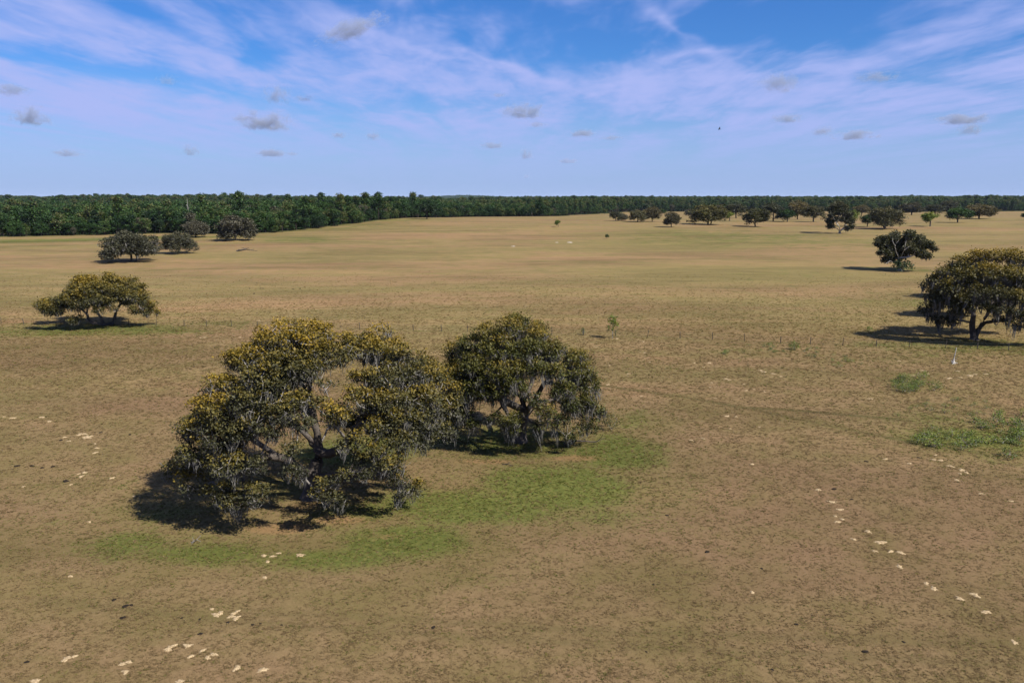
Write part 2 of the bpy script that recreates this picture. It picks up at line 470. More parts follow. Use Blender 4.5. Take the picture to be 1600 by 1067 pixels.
def build_ground():
    def axis(lo_d, hi_d, step, lo, hi, g=1.10):
        a = list(np.arange(lo_d, hi_d + 1e-6, step))
        s = step
        while a[-1] < hi:
            s = min(s * g, max(step, abs(a[-1]) * 0.06 + step)); a.append(a[-1] + s)
        s = step; pre = []
        v = lo_d
        while v > lo:
            s = min(s * g, max(step, abs(v) * 0.10 + step)); v -= s; pre.append(v)
        return np.array(pre[::-1] + a)
    xs = axis(-88, 88, 0.5, -12000, 12000)
    ys = axis(30, 165, 0.5, -500, 14000, 1.06)
    X, Y = np.meshgrid(xs, ys)
    rng = np.random.default_rng(5)
    Z = H(X, Y)
    nearw = (np.abs(X) < 88) & (Y > 30) & (Y < 165)
    Z = Z + nearw * rng.normal(0, 0.012, X.shape)
    Z = np.where(np.hypot(X, Y) > 6000, Z - 2.0, Z)
    x, y = X.ravel(), Y.ravel()
    V = np.stack([x, y, Z.ravel()], 1)
    nx, ny = len(xs), len(ys)
    i = np.arange(nx * ny).reshape(ny, nx)
    F = np.stack([i[:-1, :-1].ravel(), i[:-1, 1:].ravel(), i[1:, 1:].ravel(), i[1:, :-1].ravel()], 1)
    green = blobs(GREENW, x, y)
    green = np.maximum(green, 0.35 * np.exp(-((y - fence_y(x)) / 1.6) ** 2) * (np.abs(x) < 120))
    bare = blobs(BAREW, x, y)
    far = 0.35 * ss(-1.0, 3.0, y - fence_y(x)) + 0.65 * ss(45, 150, y)  # fence step: paler paddock; ramp paints near-ground view-angle and vignette darkening
    wood = ss(-4, 10, y - wood_edge(x, y)) * (y > 100)
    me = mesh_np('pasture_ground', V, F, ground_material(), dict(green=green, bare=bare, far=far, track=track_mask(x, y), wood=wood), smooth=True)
    tag(link('pasture_ground', me), kind='structure', label='dry tan pasture with green patches rolling to the wood')
build_ground()

# ------------------------------------------------------------------ tree machinery
def unit(v):
    return v / np.maximum(np.linalg.norm(v, axis=-1, keepdims=True), 1e-9)

class Skeleton:
    def __init__(self, rng, cap=60000):
        self.rng = rng
        self.P = np.zeros((cap, 3)); self.par = np.full(cap, -1); self.pl = np.zeros(cap); self.n = 0
        self.tips = []
        self.fixed = {}
    def add(self, p, par):
        i = self.n
        self.P[i] = p; self.par[i] = par
        self.pl[i] = 0 if par < 0 else self.pl[par] + np.linalg.norm(self.P[i] - self.P[par])
        self.n += 1
        return i
    def chain(self, pts, par=-1, step=0.7, jit=0.05):
        pts = [np.asarray(p, float) for p in pts]
        if par < 0:
            par = self.add(pts[0], -1)
        else:
            pts = [self.P[par].copy()] + pts
        # Catmull-Rom through the points
        Q = [pts[0]] + pts + [pts[-1]]
        for k in range(1, len(Q) - 2):
            a, b, c, d = Q[k - 1], Q[k], Q[k + 1], Q[k + 2]
            n = max(1, int(np.linalg.norm(c - b) / step))
            for j in range(1, n + 1):
                t = j / n
                p = 0.5 * ((2 * b) + (-a + c) * t + (2 * a - 5 * b + 4 * c - d) * t * t + (-a + 3 * b - 3 * c + d) * t ** 3)
                par = self.add(p + self.rng.normal(0, jit, 3), par)
        return par
    def near(self, p):
        return int(np.argmin(((self.P[:self.n] - p) ** 2).sum(1)))
    def grow(self, pts, k=0.22, step=0.8, up=0.12, skip=0):
        root = self.P[0]
        order = np.argsort(((pts - self.P[min(self.n - 1, 3)]) ** 2).sum(1))
        out = np.zeros(len(pts), int)
        for o in order:
            p = pts[o]
            d = np.sqrt(((self.P[skip:self.n] - p) ** 2).sum(1))
            j = int(np.argmin(d + k * self.pl[skip:self.n])) + skip
            L = np.linalg.norm(self.P[j] - p)
            n = max(1, int(L / step))
            par = j
            a = self.P[j].copy()
            off = self.rng.normal(0, 0.10 * L, 3); off[2] += up * L
            for q in range(1, n + 1):
                t = q / n
                par = self.add(a + (p - a) * t + off * (t * (1 - t)) * 2 + (self.rng.normal(0, 0.04, 3) if q < n else 0), par)
            out[o] = par
        return out
    def radii(self, base_r, expo=2.3, tip=0.012):
        n = self.n
        acc = np.zeros(n)
        haschild = np.zeros(n, bool)
        haschild[self.par[:n][self.par[:n] >= 0]] = True
        acc[~haschild] = tip ** expo
        for i in range(n - 1, 0, -1):
            if self.par[i] >= 0: acc[self.par[i]] += acc[i]
        r = acc ** (1 / expo)
        s = base_r / r[0]
        # keep tips thin, scale the thick end to the trunk
        lr = np.log(np.maximum(r, tip) / tip) / np.log(max(r[0], tip * 2) / tip)
        return tip * (base_r / tip) ** lr

def tubes(S, rad, min_r=0.0, flare=True, sides=(3, 5, 8)):
    n = S.n
    P, par = S.P[:n], S.par[:n]
    idx = np.where(par >= 0)[0]
    idx = idx[rad[idx] >= min_r]
    dirs = np.zeros((n, 3))
    has = par >= 0
    dirs[has] = unit(P[has] - P[par[has]])
    dirs[~has] = (0, 0, 1)
    # main continuation = thickest child
    best = {}
    for i in idx:
        q = par[i]
        if q not in best or rad[i] > rad[best[q]]: best[q] = i
    Vs, Fs, Rs = [], [], []
    off = 0
    for kk, k in enumerate(sides):
        if kk == 0: sel = idx[rad[idx] < 0.04]
        elif kk == 1: sel = idx[(rad[idx] >= 0.04) & (rad[idx] < 0.14)]
        else: sel = idx[rad[idx] >= 0.14]
        if not len(sel): continue
        p = par[sel]
        cont = np.array([best[q] == i for q, i in zip(p, sel)])
        ra = np.where(cont, rad[p], np.minimum(rad[sel] * 1.25, rad[p])); rb = rad[sel]
        da = np.where(cont[:, None], unit(dirs[p] + dirs[sel]), dirs[sel]); db = dirs[sel].copy()
        for j, i in enumerate(sel):
            if i in best: db[j] = dirs[i] + dirs[best[i]]
        db = unit(db)
        ang = np.arange(k) * 2 * math.pi / k
        def ring(c, d, r):
            ref = np.where(np.abs(d[:, 2:3]) > 0.9, np.array([[1., 0, 0]]), np.array([[0, 0, 1.]]))
            # stable frame
            u = unit(np.cross(d, ref)); v = np.cross(d, u)
            return c[:, None, :] + r[:, None, None] * (np.cos(ang)[None, :, None] * u[:, None, :] + np.sin(ang)[None, :, None] * v[:, None, :])
        A = ring(P[p], da, ra); B = ring(P[sel], db, rb)
        m = len(sel)
        Vs.append(np.concatenate([A, B], 1).reshape(-1, 3))
        Rs.append(np.concatenate([np.repeat(ra[:, None], k, 1), np.repeat(rb[:, None], k, 1)], 1).ravel())
        b0 = off + np.arange(m)[:, None] * 2 * k
        j = np.arange(k)[None, :]; j2 = (np.arange(k) + 1)[None, :] % k
        Fs.append(np.stack([b0 + j, b0 + j2, b0 + k + j2, b0 + k + j], -1).reshape(-1, 4))
        off += m * 2 * k
    return np.concatenate(Vs), np.concatenate(Fs), 1 - ss(.03, .12, np.concatenate(Rs))

def cards(rng, pos, L, W, up=0.35, flat=None):
    n = len(pos)
    nrm = rng.normal(0, 1, (n, 3)); nrm = unit(nrm); nrm[:, 2] = np.abs(nrm[:, 2]) + up; nrm = unit(nrm)
    t = unit(np.cross(nrm, rng.normal(0, 1, (n, 3)))); b = np.cross(nrm, t)
    sc = rng.uniform(0.5, 1.5, (n, 1)); L = L * sc * rng.uniform(0.8, 1.2, (n, 1)); W = W * sc * rng.uniform(0.8, 1.2, (n, 1))
    fold = nrm * W * 0.25
    V = np.stack([pos - t * L / 2, pos + b * W / 2 + fold, pos + t * L / 2, pos - b * W / 2 + fold], 1).reshape(-1, 3)
    F = np.arange(4 * n).reshape(n, 4)
    return V, F

def moss_strands(rng, anchors, per, lmin, lmax, w, spread=0.25):
    """tangled beards: strands start around the twig and draw together as they hang"""
    n = len(anchors) * per
    off = rng.normal(0, spread, (n, 3)) * (1, 1, 0.5)
    a = np.repeat(anchors, per, 0)
    bl = lmin + (lmax - lmin) * rng.random((len(anchors), 1)) ** 2.2
    ln = np.repeat(bl, per, 0) * rng.uniform(0.3, 1.1, (n, 1))
    th = rng.uniform(0, math.pi, n)
    side = np.stack([np.cos(th), np.sin(th), np.zeros(n)], 1) * w * rng.uniform(.5, 1.6, (n, 1))
    drift = np.repeat(rng.normal(0, 0.12, (len(anchors), 3)), per, 0) * (1, 1, 0)
    rows = []
    for t, ww in ((0, 0.8), (0.3, 1.1), (0.65, 0.8), (1.0, 0.1)):
        c = a + off * np.array([1 - .65 * t, 1 - .65 * t, 1]) + drift * ln * t + rng.normal(0, .045, (n, 3)) * (1, 1, 0) * min(1, t * 3) - np.array([0, 0, 1.0]) * ln * t
        rows += [c - side * ww, c + side * ww]
    V = np.stack(rows, 1).reshape(-1, 3)
    b = np.arange(n)[:, None] * 8
    F = np.concatenate([b + np.array([[k, k + 1, k + 3, k + 2]]) for k in (0, 2, 4)], 0)
    return V, F

def sample_clump(rng, c, r, n):
    d = unit(rng.normal(0, 1, (n, 3)))
    rr = rng.uniform(0.25, 1.0, (n, 1)) ** 0.5
    return c + d * rr * np.asarray(r)

def oak(name, base, trunks, limbs, clumps, rng, mats, leaf=(0.24, 0.13), per_tip=34, tip_density=9.0, moss=0.5, moss_len=(0.5, 1.6), moss_w=0.05, moss_per=7,
        base_r=0.55, spread=0.34, tint_bias=0.0, tint_amp=0.3, bark=None, twig=0.012, label=None, cat='tree', group=None, leafless=0.06, make=True, moss_mat=None):
    """base: world point; clumps: list of (centre, (rx,ry,rz)[, tint]); everything is moved to the base's frame"""
    base = np.asarray(base, float)
    S = Skeleton(rng)
    ends = {}
    nroot = 0
    for k, t in enumerate(trunks):
        par = -1 if k == 0 else 0
        pts = [np.asarray(p) - base for p in t]
        if k == 0:
            S.chain(pts, -1)
        else:
            S.chain(pts, 0, jit=0.04)
    for l in limbs:
        pts = [np.asarray(p) - base for p in l]
        j = S.near(pts[0])
        S.chain(pts[1:], j, jit=0.07)
    att, tint, relz = [], [], []
    zmax = max(c[0][2] for c in clumps) - base[2]
    for c in clumps:
        ctr = np.asarray(c[0]) - base; r = np.asarray(c[1], float)
        n = max(4, int(tip_density * (r[0] * r[1] * r[2]) ** (2 / 3)))
        pts = sample_clump(rng, ctr, r, n)
        att.append(pts)
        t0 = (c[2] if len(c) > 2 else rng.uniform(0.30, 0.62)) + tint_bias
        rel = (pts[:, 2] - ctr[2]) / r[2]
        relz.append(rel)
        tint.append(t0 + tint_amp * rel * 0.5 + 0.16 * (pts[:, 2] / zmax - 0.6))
    att = np.concatenate(att); tint = np.concatenate(tint); relz = np.concatenate(relz)
    keep = att[:, 2] > 0.25
    att, tint, relz = att[keep], tint[keep], relz[keep]
    tips = S.grow(att, skip=2)
    rad = S.radii(base_r, tip=twig)
    # root flare
    z = S.P[:S.n, 2]
    rad = rad * np.where((z < 1.0) & (rad > 0.3 * base_r), 1 + 0.5 * np.clip(1 - z / 1.0, 0, 1) ** 2, 1)
    TV, TF, TR = tubes(S, rad)
    live = rng.random(len(tips)) > leafless
    ta = S.P[tips[live]]
    n = len(ta)
    pos = np.repeat(ta, per_tip, 0) + rng.normal(0, spread, (n * per_tip, 3)) * (1, 1, 0.62)
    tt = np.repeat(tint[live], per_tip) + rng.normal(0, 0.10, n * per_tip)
    LV, LF = cards(rng, pos, leaf[0], leaf[1])
    root = empty(name, base)
    tag(root, label, cat, group)
    out = [root]
    trunk = link('trunk', mesh_np(name + '_trunk', TV, TF, bark or M_BARK, dict(thin=TR), smooth=True), root)
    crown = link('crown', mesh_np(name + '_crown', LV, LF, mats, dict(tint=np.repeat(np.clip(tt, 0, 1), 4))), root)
    if moss > 0:
        an = S.P[tips[(rng.random(len(tips)) < moss * 1.8) & (relz < 0.1)]]
        an = an - np.array([0, 0, 0.1])
        gz = H(base[0] + an[:, 0], base[1] + an[:, 1]) - base[2]
        an = an[an[:, 2] - gz > 0.4 + moss_len[1] * 0.3]
        if len(an):
            MV, MF = moss_strands(rng, an, moss_per, moss_len[0], moss_len[1], moss_w)
            tag(link('hanging_moss', mesh_np(name + '_moss', MV, MF, moss_mat or M_MOSS), root), kind='stuff')
    return root

def survey_clumps(rng, base, centre_z, radii, px_list, gaps, nback, off=(0, 0), inward=0.9, squash=0.75, flat_r=None):
    """clumps seen in the photograph, set on the near side of a dome, plus the unseen far side of the crown"""
    c = np.array([base[0] + off[0], base[1] + off[1], base[2] + centre_z])
    rd = np.asarray(radii, float)
    res = []
    for q in px_list:
        px, py, pr = q[:3]
        d = px_dir(px, py)
        o = (CAMP - c) / rd; dd = d / rd
        A, B, C = dd @ dd, o @ dd, o @ o - 1
        disc = B * B - A * C
        if disc > 0:
            t = (-B - math.sqrt(disc)) / A
            tm = -B / A
            t = min(t + inward, tm)
        else:
            t = -B / A
        p = CAMP + d * t
        m = 0.92 * pr * depth_of(p) / FPX
        gz = float(H(p[0], p[1]))
        if p[2] < gz + 0.6: p[2] = gz + 0.6
        res.append((p, (m, m, m * squash)) + tuple(q[3:4]))
    nf = len(res)
    L = [(to_px(r[0]), r[1][0]) for r in res]
    fx = np.array([q[0] for q in px_list]); fy = np.array([q[1] for q in px_list]); fr = np.array([q[2] for q in px_list])
    tries = 0
    while len(res) < nf + nback and tries < 20000:
        tries += 1
        v = unit(rng.normal(0, 1, 3))
        if v[2] < -0.25: continue
        p = c + v * rd * rng.uniform(0.45, 0.92)
        if p[1] < c[1] - 0.1 * rd[1]: continue
        m = rng.uniform(0.10, 0.17) * rd[0]
        ux, uy = to_px(p)
        mp = m * FPX / depth_of(p)
        dd = np.hypot(fx - ux, fy - uy) + mp * 0.7
        if not np.any(dd < fr * 1.15): continue
        if any(math.hypot(ux - g[0], uy - g[1]) < g[2] + mp * 0.9 for g in gaps): continue
        if p[2] < float(H(p[0], p[1])) + 1.5: continue
        res.append((p, (m, m, m * squash)))
    return res

def PL(base):
    def f(px, py, dy=0.0):
        return on_plane(px, py, base[1] + dy)
    return f

# ------------------------------------------------------------------ the big oak in front
def main_oak():
    rng = np.random.default_rng(11)
    b = at(485, 778)
    p = PL(b)
    trunk = [b - np.array([0, 0, 0.15]), p(489, 745), p(498, 705, .4), p(492, 665, .5), p(485, 630, .8), p(482, 600, 1)]
    limbs = [
        [p(489, 750), p(466, 732, -1), p(440, 713, -2), p(408, 718, -3.5), p(375, 728, -5.2)],
        [p(497, 690, .4), p(462, 662, 1), p(432, 636, 1.5), p(405, 612, 2), p(385, 585, 2.5)],
        [p(498, 706, .4), p(530, 702, -.5), p(556, 670, -1), p(580, 656, -1.5), p(606, 626, -2), p(645, 600, -2)],
        [p(490, 745), p(530, 742, -2), p(570, 735, -3.5), p(610, 748, -5)],
        [p(482, 602, 1), p(468, 570, 1.5), p(450, 545, 2)],
        [p(482, 602, 1), p(494, 575, 2), p(497, 545, 2.5)],
        [p(580, 656, -1.5), p(592, 610, 0), p(592, 570, 1), p(602, 540, 1.5)],
        [p(497, 700, .4), p(512, 672, 4), p(540, 650, 7)],
        [p(497, 700, .4), p(470, 672, 5), p(430, 660, 8)],
        [p(440, 713, -2), p(400, 690, -1), p(350, 660, -1.5), p(315, 640, -1)]]
    vis = [(430, 528, 40, .75), (490, 522, 36, .7), (535, 530, 24, .7), (385, 562, 34, .6), (450, 572, 42), (505, 565, 18, .5), (412, 590, 36), (365, 560, 20, .7), (470, 545, 34, .7),
           (588, 520, 24, .75), (575, 545, 26, .6), (615, 548, 30, .6), (632, 580, 34), (568, 585, 18, .6), (508, 600, 13, .4), (554, 588, 13, .5), (498, 630, 15, .35), (548, 628, 16, .45), (532, 562, 12, .5), (642, 558, 24, .5), (672, 572, 22, .5), (692, 588, 20, .5), (704, 622, 18, .4), (668, 640, 24, .35), (556, 530, 18, .6), (550, 548, 16, .5), (525, 552, 20, .5), (480, 575, 24, .4), (505, 548, 22, .5), (552, 612, 14, .5), (330, 665, 26, .4), (410, 655, 26, .3), (470, 660, 18, .25), (620, 655, 26, .4), (660, 690, 20, .3), (600, 590, 32), (665, 585, 30, .6), (655, 620, 36, .5), (690, 610, 28, .6), (610, 630, 34),
           (695, 640, 28, .4), (650, 660, 36, .35), (585, 625, 26, .55), (690, 672, 24, .3), (625, 690, 26, .3),
           (345, 600, 30, .65), (308, 632, 22, .75), (340, 640, 34, .6), (390, 625, 36), (300, 668, 20, .6), (345, 685, 34), (305, 700, 30, .55), (285, 720, 24, .6), (378, 668, 30, .4), (360, 725, 36, .5),
           (300, 748, 26, .6), (270, 735, 14, .6), (335, 765, 26, .5), (365, 782, 24, .5), (395, 768, 26, .4), (400, 725, 22, .2), (430, 600, 30), (445, 640, 32, .35), (425, 672, 26, .25), (470, 622, 20, .5),
           (515, 640, 20, .7), (535, 648, 22, .7), (548, 690, 22, .5), (505, 765, 20, .6), (525, 775, 18, .4), (495, 755, 14, .5), (535, 745, 16, .3), (565, 715, 20, .4), (590, 700, 24, .5), (610, 722, 24, .5), (625, 745, 20, .5),
           (648, 762, 16, .6), (630, 770, 12, .3), (575, 742, 14, .2), (455, 700, 18, .3), (460, 735, 18, .15), (590, 665, 22, .5)]
    gaps = [(530, 594, 11), (526, 610, 8), (510, 690, 7), (503, 715, 5)]
    cl = survey_clumps(rng, b, 5.8, (11.2, 10.0, 9.0), vis, gaps, 60, off=(0, 1.0))
    return oak('live_oak_tree', b, [trunk], limbs, cl, rng, M_OAK, leaf=(0.18, 0.11), per_tip=60, tip_density=20, tint_amp=0.8, moss=0.44, moss_len=(0.25, 1.25), moss_w=0.022, moss_per=15, twig=0.026,
               base_r=0.62, spread=0.27, tint_bias=-0.10, leafless=0.19, label='large golden live oak in front with sprawling limbs and an open gap in its crown')
main_oak()

def second_oak():
    rng = np.random.default_rng(23)
    b = at(812, 690)
    p = PL(b)
    trunk = [b - np.array([0, 0, 0.15]), p(813, 665), p(818, 640, .2), p(815, 610, .4), p(805, 580, .6)]
    limbs = [[p(815, 655), p(835, 625, -.6), p(850, 600, -1), p(872, 575, -1)], [p(815, 645), p(780, 620, -.8), p(750, 600, -1.2), p(725, 580, -1)],
             [p(812, 600, .4), p(800, 560, .5), p(790, 530, .6)], [p(850, 600, -1), p(885, 600, -1.5), p(910, 600, -1), p(925, 630, -1)], [p(815, 625), p(830, 600, 2), p(840, 570, 4)],
             [p(780, 620, -.8), p(790, 640, -3), p(797, 655, -4.5)], [p(815, 625), p(790, 600, 3), p(760, 580, 5)]]
    vis = [(798, 512, 28, .6), (760, 520, 28, .6), (835, 520, 24, .7), (715, 545, 24, .75), (735, 540, 26), (862, 545, 22, .5), (780, 545, 32), (820, 548, 30), (745, 570, 32), (790, 580, 34, .55), (835, 575, 22, .4),
           (718, 590, 26, .55), (712, 620, 24, .3), (740, 605, 28, .35), (772, 610, 26, .5), (805, 605, 24, .4), (868, 578, 22, .5), (900, 555, 20, .6), (905, 580, 26, .5), (922, 600, 22, .5), (885, 605, 22, .4),
           (910, 625, 22, .45), (928, 640, 16, .5), (890, 632, 16, .3), (880, 655, 14, .2), (920, 660, 14, .4), (795, 655, 20, .5), (785, 672, 14, .4), (805, 672, 12, .3), (850, 640, 18, .6), (862, 650, 14, .4), (835, 625, 14, .3),
           (728, 645, 20, .25), (705, 648, 18, .2), (888, 680, 10, .6), (870, 665, 10, .4), (760, 590, 26, .4), (712, 570, 18, .7), (702, 558, 13, .6), (700, 592, 16, .5), (698, 622, 16, .4), (735, 660, 13, .3), (700, 664, 12, .3), (772, 650, 10, .3), (842, 662, 11, .4), (906, 672, 11, .4), (925, 672, 9, .4), (715, 672, 9, .2)]
    gaps = [(842, 597, 7), (760, 633, 10), (824, 655, 8), (805, 600, 4), (900, 655, 6), (870, 635, 5)]
    cl = survey_clumps(rng, b, 5.0, (8.0, 7.0, 8.0), vis, gaps, 40, off=(0.6, 0.5))
    return oak('live_oak_tree', b, [trunk], limbs, cl, rng, M_OAK2, leaf=(0.18, 0.11), per_tip=56, tip_density=21, moss=0.5, moss_len=(0.4, 2.0), moss_w=0.024, moss_per=15, twig=0.02,
               base_r=0.6, spread=0.27, tint_amp=0.55, tint_bias=0.12, leafless=0.10, label='dense green live oak draped in grey moss just behind the large golden oak')
second_oak()

def right_oak():
    rng = np.random.default_rng(31)
    b = at(1522, 531)
    p = PL(b)
    trunks = [[b - np.array([0, 0, .15]), p(1519, 512), p(1521, 492), p(1515, 470), p(1505, 445)], [p(1529, 515), p(1539, 498), p(1548, 475, 1), p(1560, 445, 1)]]
    limbs = [[p(1535, 510), p(1555, 501), p(1580, 490, -1), p(1605, 480)], [p(1519, 505), p(1500, 500, -1), p(1480, 498, -2), p(1468, 500, -2)], [p(1521, 490), p(1490, 470), p(1465, 460)], [p(1548, 475, 1), p(1600, 440, 1), p(1630, 425)],
             [p(1520, 495), p(1530, 470, 4), p(1540, 450, 6)]]
    vis = [(1530, 400, 16, .8), (1555, 398, 16, .8), (1585, 400, 18, .75), (1612, 405, 18, .7), (1503, 408, 15, .7), (1480, 422, 15, .6), (1463, 435, 13, .5), (1450, 445, 10, .5), (1485, 448, 20), (1512, 432, 20), (1545, 425, 20, .7), (1578, 428, 20, .6),
           (1608, 435, 20), (1640, 425, 20), (1655, 450, 18), (1472, 468, 14, .3), (1456, 480, 12, .3), (1446, 490, 8, .2), (1500, 465, 16), (1530, 455, 18), (1565, 458, 18), (1595, 462, 18), (1625, 460, 18), (1480, 498, 9, .2), (1470, 503, 8, .2), (1497, 488, 9, .2),
           (1560, 482, 12, .2), (1582, 485, 12, .2), (1602, 490, 12, .2), (1640, 480, 16), (1615, 485, 14), (1458, 462, 14, .4), (1490, 478, 14, .3), (1515, 478, 12, .3), (1545, 480, 12, .3), (1488, 502, 9, .2), (1462, 496, 9, .2), (1560, 496, 9, .2), (1578, 502, 11, .3), (1600, 506, 12, .3), (1620, 505, 14, .3), (1645, 500, 14, .3), (1440, 480, 7, .3)]
    gaps = [(1510, 505, 5), (1531, 502, 4)]
    cl = survey_clumps(rng, b, 7.5, (12.5, 9.5, 8.0), vis, gaps, 34, off=(3.0, 0.5))
    return oak('live_oak_tree', b, trunks, limbs, cl, rng, M_OAK, leaf=(0.29, 0.18), per_tip=46, tip_density=11, tint_amp=0.5, moss=0.6, moss_len=(0.7, 3.0), moss_w=0.06, moss_per=7,
               base_r=0.7, spread=0.42, tint_bias=-0.14, label='broad bronze live oak at the right edge beyond the fence with a long shadow')
right_oak()

def left_oak():
    rng = np.random.default_rng(43)
    b = at(163, 508)
    p = PL(b)
    trunks = [[b - np.array([0, 0, .15]), p(157, 495), p(149, 482), p(145, 465)], [p(176, 505), p(181, 490), p(187, 474), p(190, 460)], [p(141, 503, 1), p(136, 491, 1), p(124, 481, 1), p(105, 474)]]
    limbs = [[p(136, 491, 1), p(138, 475, 1), p(135, 455, 1)], [p(187, 474), p(210, 470), p(232, 478)], [p(190, 460), p(180, 448), p(172, 438)]]
    vis = [(64, 475, 10, .7), (78, 480, 12, .6), (97, 472, 13), (92, 484, 10, .4), (112, 458, 12, .5), (108, 470, 12), (128, 443, 13, .75), (142, 437, 10, .8), (120, 448, 10, .7), (166, 432, 10, .7), (178, 436, 12, .7), (192, 442, 11, .7), (206, 438, 8, .6), (216, 448, 10, .6),
           (224, 460, 11, .7), (218, 472, 11, .5), (235, 476, 9, .7), (244, 486, 6, .8), (228, 486, 9, .5), (208, 484, 9, .5), (200, 462, 14), (180, 455, 15, .5), (158, 448, 14, .6), (140, 455, 14, .5), (125, 462, 12, .7), (150, 468, 13, .4), (170, 470, 11, .5), (135, 475, 11, .3), (118, 480, 9, .3), (155, 482, 8, .6), (112, 500, 7, .5), (122, 497, 6, .3), (175, 482, 6, .5)]
    gaps = [(180, 480, 4), (178, 495, 6), (152, 497, 5)]
    cl = survey_clumps(rng, b, 4.2, (12.0, 8.5, 5.6), vis, gaps, 26, off=(-1.2, 0.5))
    return oak('live_oak_tree', b, trunks, limbs, cl, rng, M_OAK, leaf=(0.29, 0.18), per_tip=46, tip_density=17, tint_amp=0.5, moss=0.34, moss_len=(0.4, 1.1), moss_w=0.06, moss_per=6,
               base_r=0.5, spread=0.40, tint_bias=-0.12, label='low wide live oak with several trunks at the left beyond the fence')
left_oak()

def white_oak():
    rng = np.random.default_rng(57)
    b = at(1405, 423)
    p = PL(b)
    trunk = [b - np.array([0, 0, .2]), p(1405, 412, -1), p(1407, 403, -3), p(1413, 390, -10), p(1416, 376, -10.3)]
    limbs = [[p(1406, 408, -2), p(1402, 398, -8), p(1398, 385, -10.5), p(1394, 374, -10.5)], [p(1407, 403, -3), p(1425, 400, -5), p(1440, 392, -4)], [p(1405, 412, -1), p(1392, 408, -5), p(1384, 412, -7)], [p(1398, 385, -10.5), p(1404, 376, -10.6)], [p(1405, 412, -1), p(1416, 409, -5), p(1424, 416, -6)], [p(1412, 392, -9.6), p(1422, 384, -10)]]
    vis = [(1383, 376, 10), (1376, 382, 8), (1398, 370, 9), (1420, 368, 9), (1423, 364, 6), (1437, 378, 10), (1450, 382, 9), (1459, 388, 6), (1380, 394, 10), (1392, 402, 9), (1425, 388, 11), (1440, 396, 9), (1448, 400, 7), (1384, 406, 7)]
    cl = survey_clumps(rng, b, 7.5, (10.5, 8, 5.5), vis, [], 26, off=(2, 1.5)) + [(p(x, y, dy), (2.2, 2.2, 1.7)) for x, y, dy in ((1404, 387, 1), (1414, 379, 1), (1398, 396, 1), (1424, 391, 1), (1408, 396, 3), (1394, 384, 0), (1432, 386, 1))]
    r = oak('oak_tree', b, [trunk], limbs, cl, rng, M_OAKD, leaf=(0.6, 0.38), per_tip=26, tip_density=13, moss=0.3, moss_len=(0.6, 1.6), moss_w=0.1, moss_per=5, base_r=0.6, spread=0.45, bark=M_BLEACH, twig=0.05,
            label='dark oak with bleached white trunk and bare limbs left of the bronze oak')
    return r
white_oak()

# ------------------------------------------------------------------ middle and far pasture oaks
def dome_oak_meshes(name, seed, W, Hh, leafmat, trunk_frac=0.2, n_clump=40, leaf=(0.72, 0.46), per_tip=16, dens=2.4, moss=0.18, bark=None, two=False, droop=0.0, base_r=0.45, gaps=0.0, tint=0.0):
    rng = np.random.default_rng(seed)
    zc = Hh * (trunk_frac + (1 - trunk_frac) * 0.42); rz = Hh - zc
    S = Skeleton(rng)
    S.chain([(0, 0, -.2), (0.1, 0, Hh * trunk_frac * .6), (0.2, 0.1, Hh * trunk_frac), (0, 0, zc)], -1)
    if two:
        S.chain([(1.6, 0.3, 0.0), (2.0, .3, Hh * .3), (3.0, 0, zc)], 0)
    att, tint_l = [], []
    for k in range(n_clump):
        v = unit(rng.normal(0, 1, 3))
        if v[2] < -0.45: v[2] *= -1
        r = rng.uniform(0.55, 0.95) * rng.uniform(0.9, 1.08)
        v = v / (np.abs(v) ** 3).sum() ** (1 / 3) * 0.94
        sgn = 1.0 if v[2] > 0 else 0.9
        c = np.array([v[0] * W / 2 * r * 0.92, v[1] * W / 2 * r * 0.92, zc + v[2] * rz * sgn * r])
        c[2] -= droop * (math.hypot(c[0], c[1]) / (W / 2)) ** 2 * Hh * 0.2
        m = W * rng.uniform(0.11, 0.18)
        n = max(5, int(dens * m * m))
        pts = sample_clump(rng, c, (m, m, m * .75), n)
        att.append(pts)
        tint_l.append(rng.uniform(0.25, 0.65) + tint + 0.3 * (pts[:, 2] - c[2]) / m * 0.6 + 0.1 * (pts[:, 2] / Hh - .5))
    att = np.concatenate(att); tt = np.concatenate(tint_l)
    k = att[:, 2] > 0.5
    att, tt = att[k], tt[k]
    tips = S.grow(att, step=1.2, skip=2)
    rad = S.radii(base_r, tip=0.03)
    TV, TF, TR = tubes(S, rad, min_r=0.035, sides=(3, 4, 6))
    n = len(tips)
    pos = np.repeat(S.P[tips], per_tip, 0) + rng.normal(0, leaf[0] * 1.0, (n * per_tip, 3)) * (1, 1, .65)
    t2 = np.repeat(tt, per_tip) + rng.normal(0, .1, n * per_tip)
    LV, LF = cards(rng, pos, leaf[0], leaf[1])
    tm = mesh_np(name + '_trunk', TV, TF, bark or M_BARK, dict(thin=TR), smooth=True)
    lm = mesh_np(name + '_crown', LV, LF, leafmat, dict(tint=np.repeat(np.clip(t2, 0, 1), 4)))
    mm = None
    if moss > 0:
        an = S.P[tips[rng.random(n) < moss]]
        an = an[an[:, 2] > 2.2]
        if len(an):
            MV, MF = moss_strands(rng, an, 5, .8, 2.0, .13, .5)
            mm = mesh_np(name + '_moss', MV, MF, M_MOSS)
    ext = np.percentile(LV, 99, axis=0) - np.percentile(LV, 1, axis=0)
    return dict(trunk=tm, crown=lm, hanging_moss=mm, W=float(ext[:2].mean()), H=float(np.percentile(LV[:, 2], 99.3)))

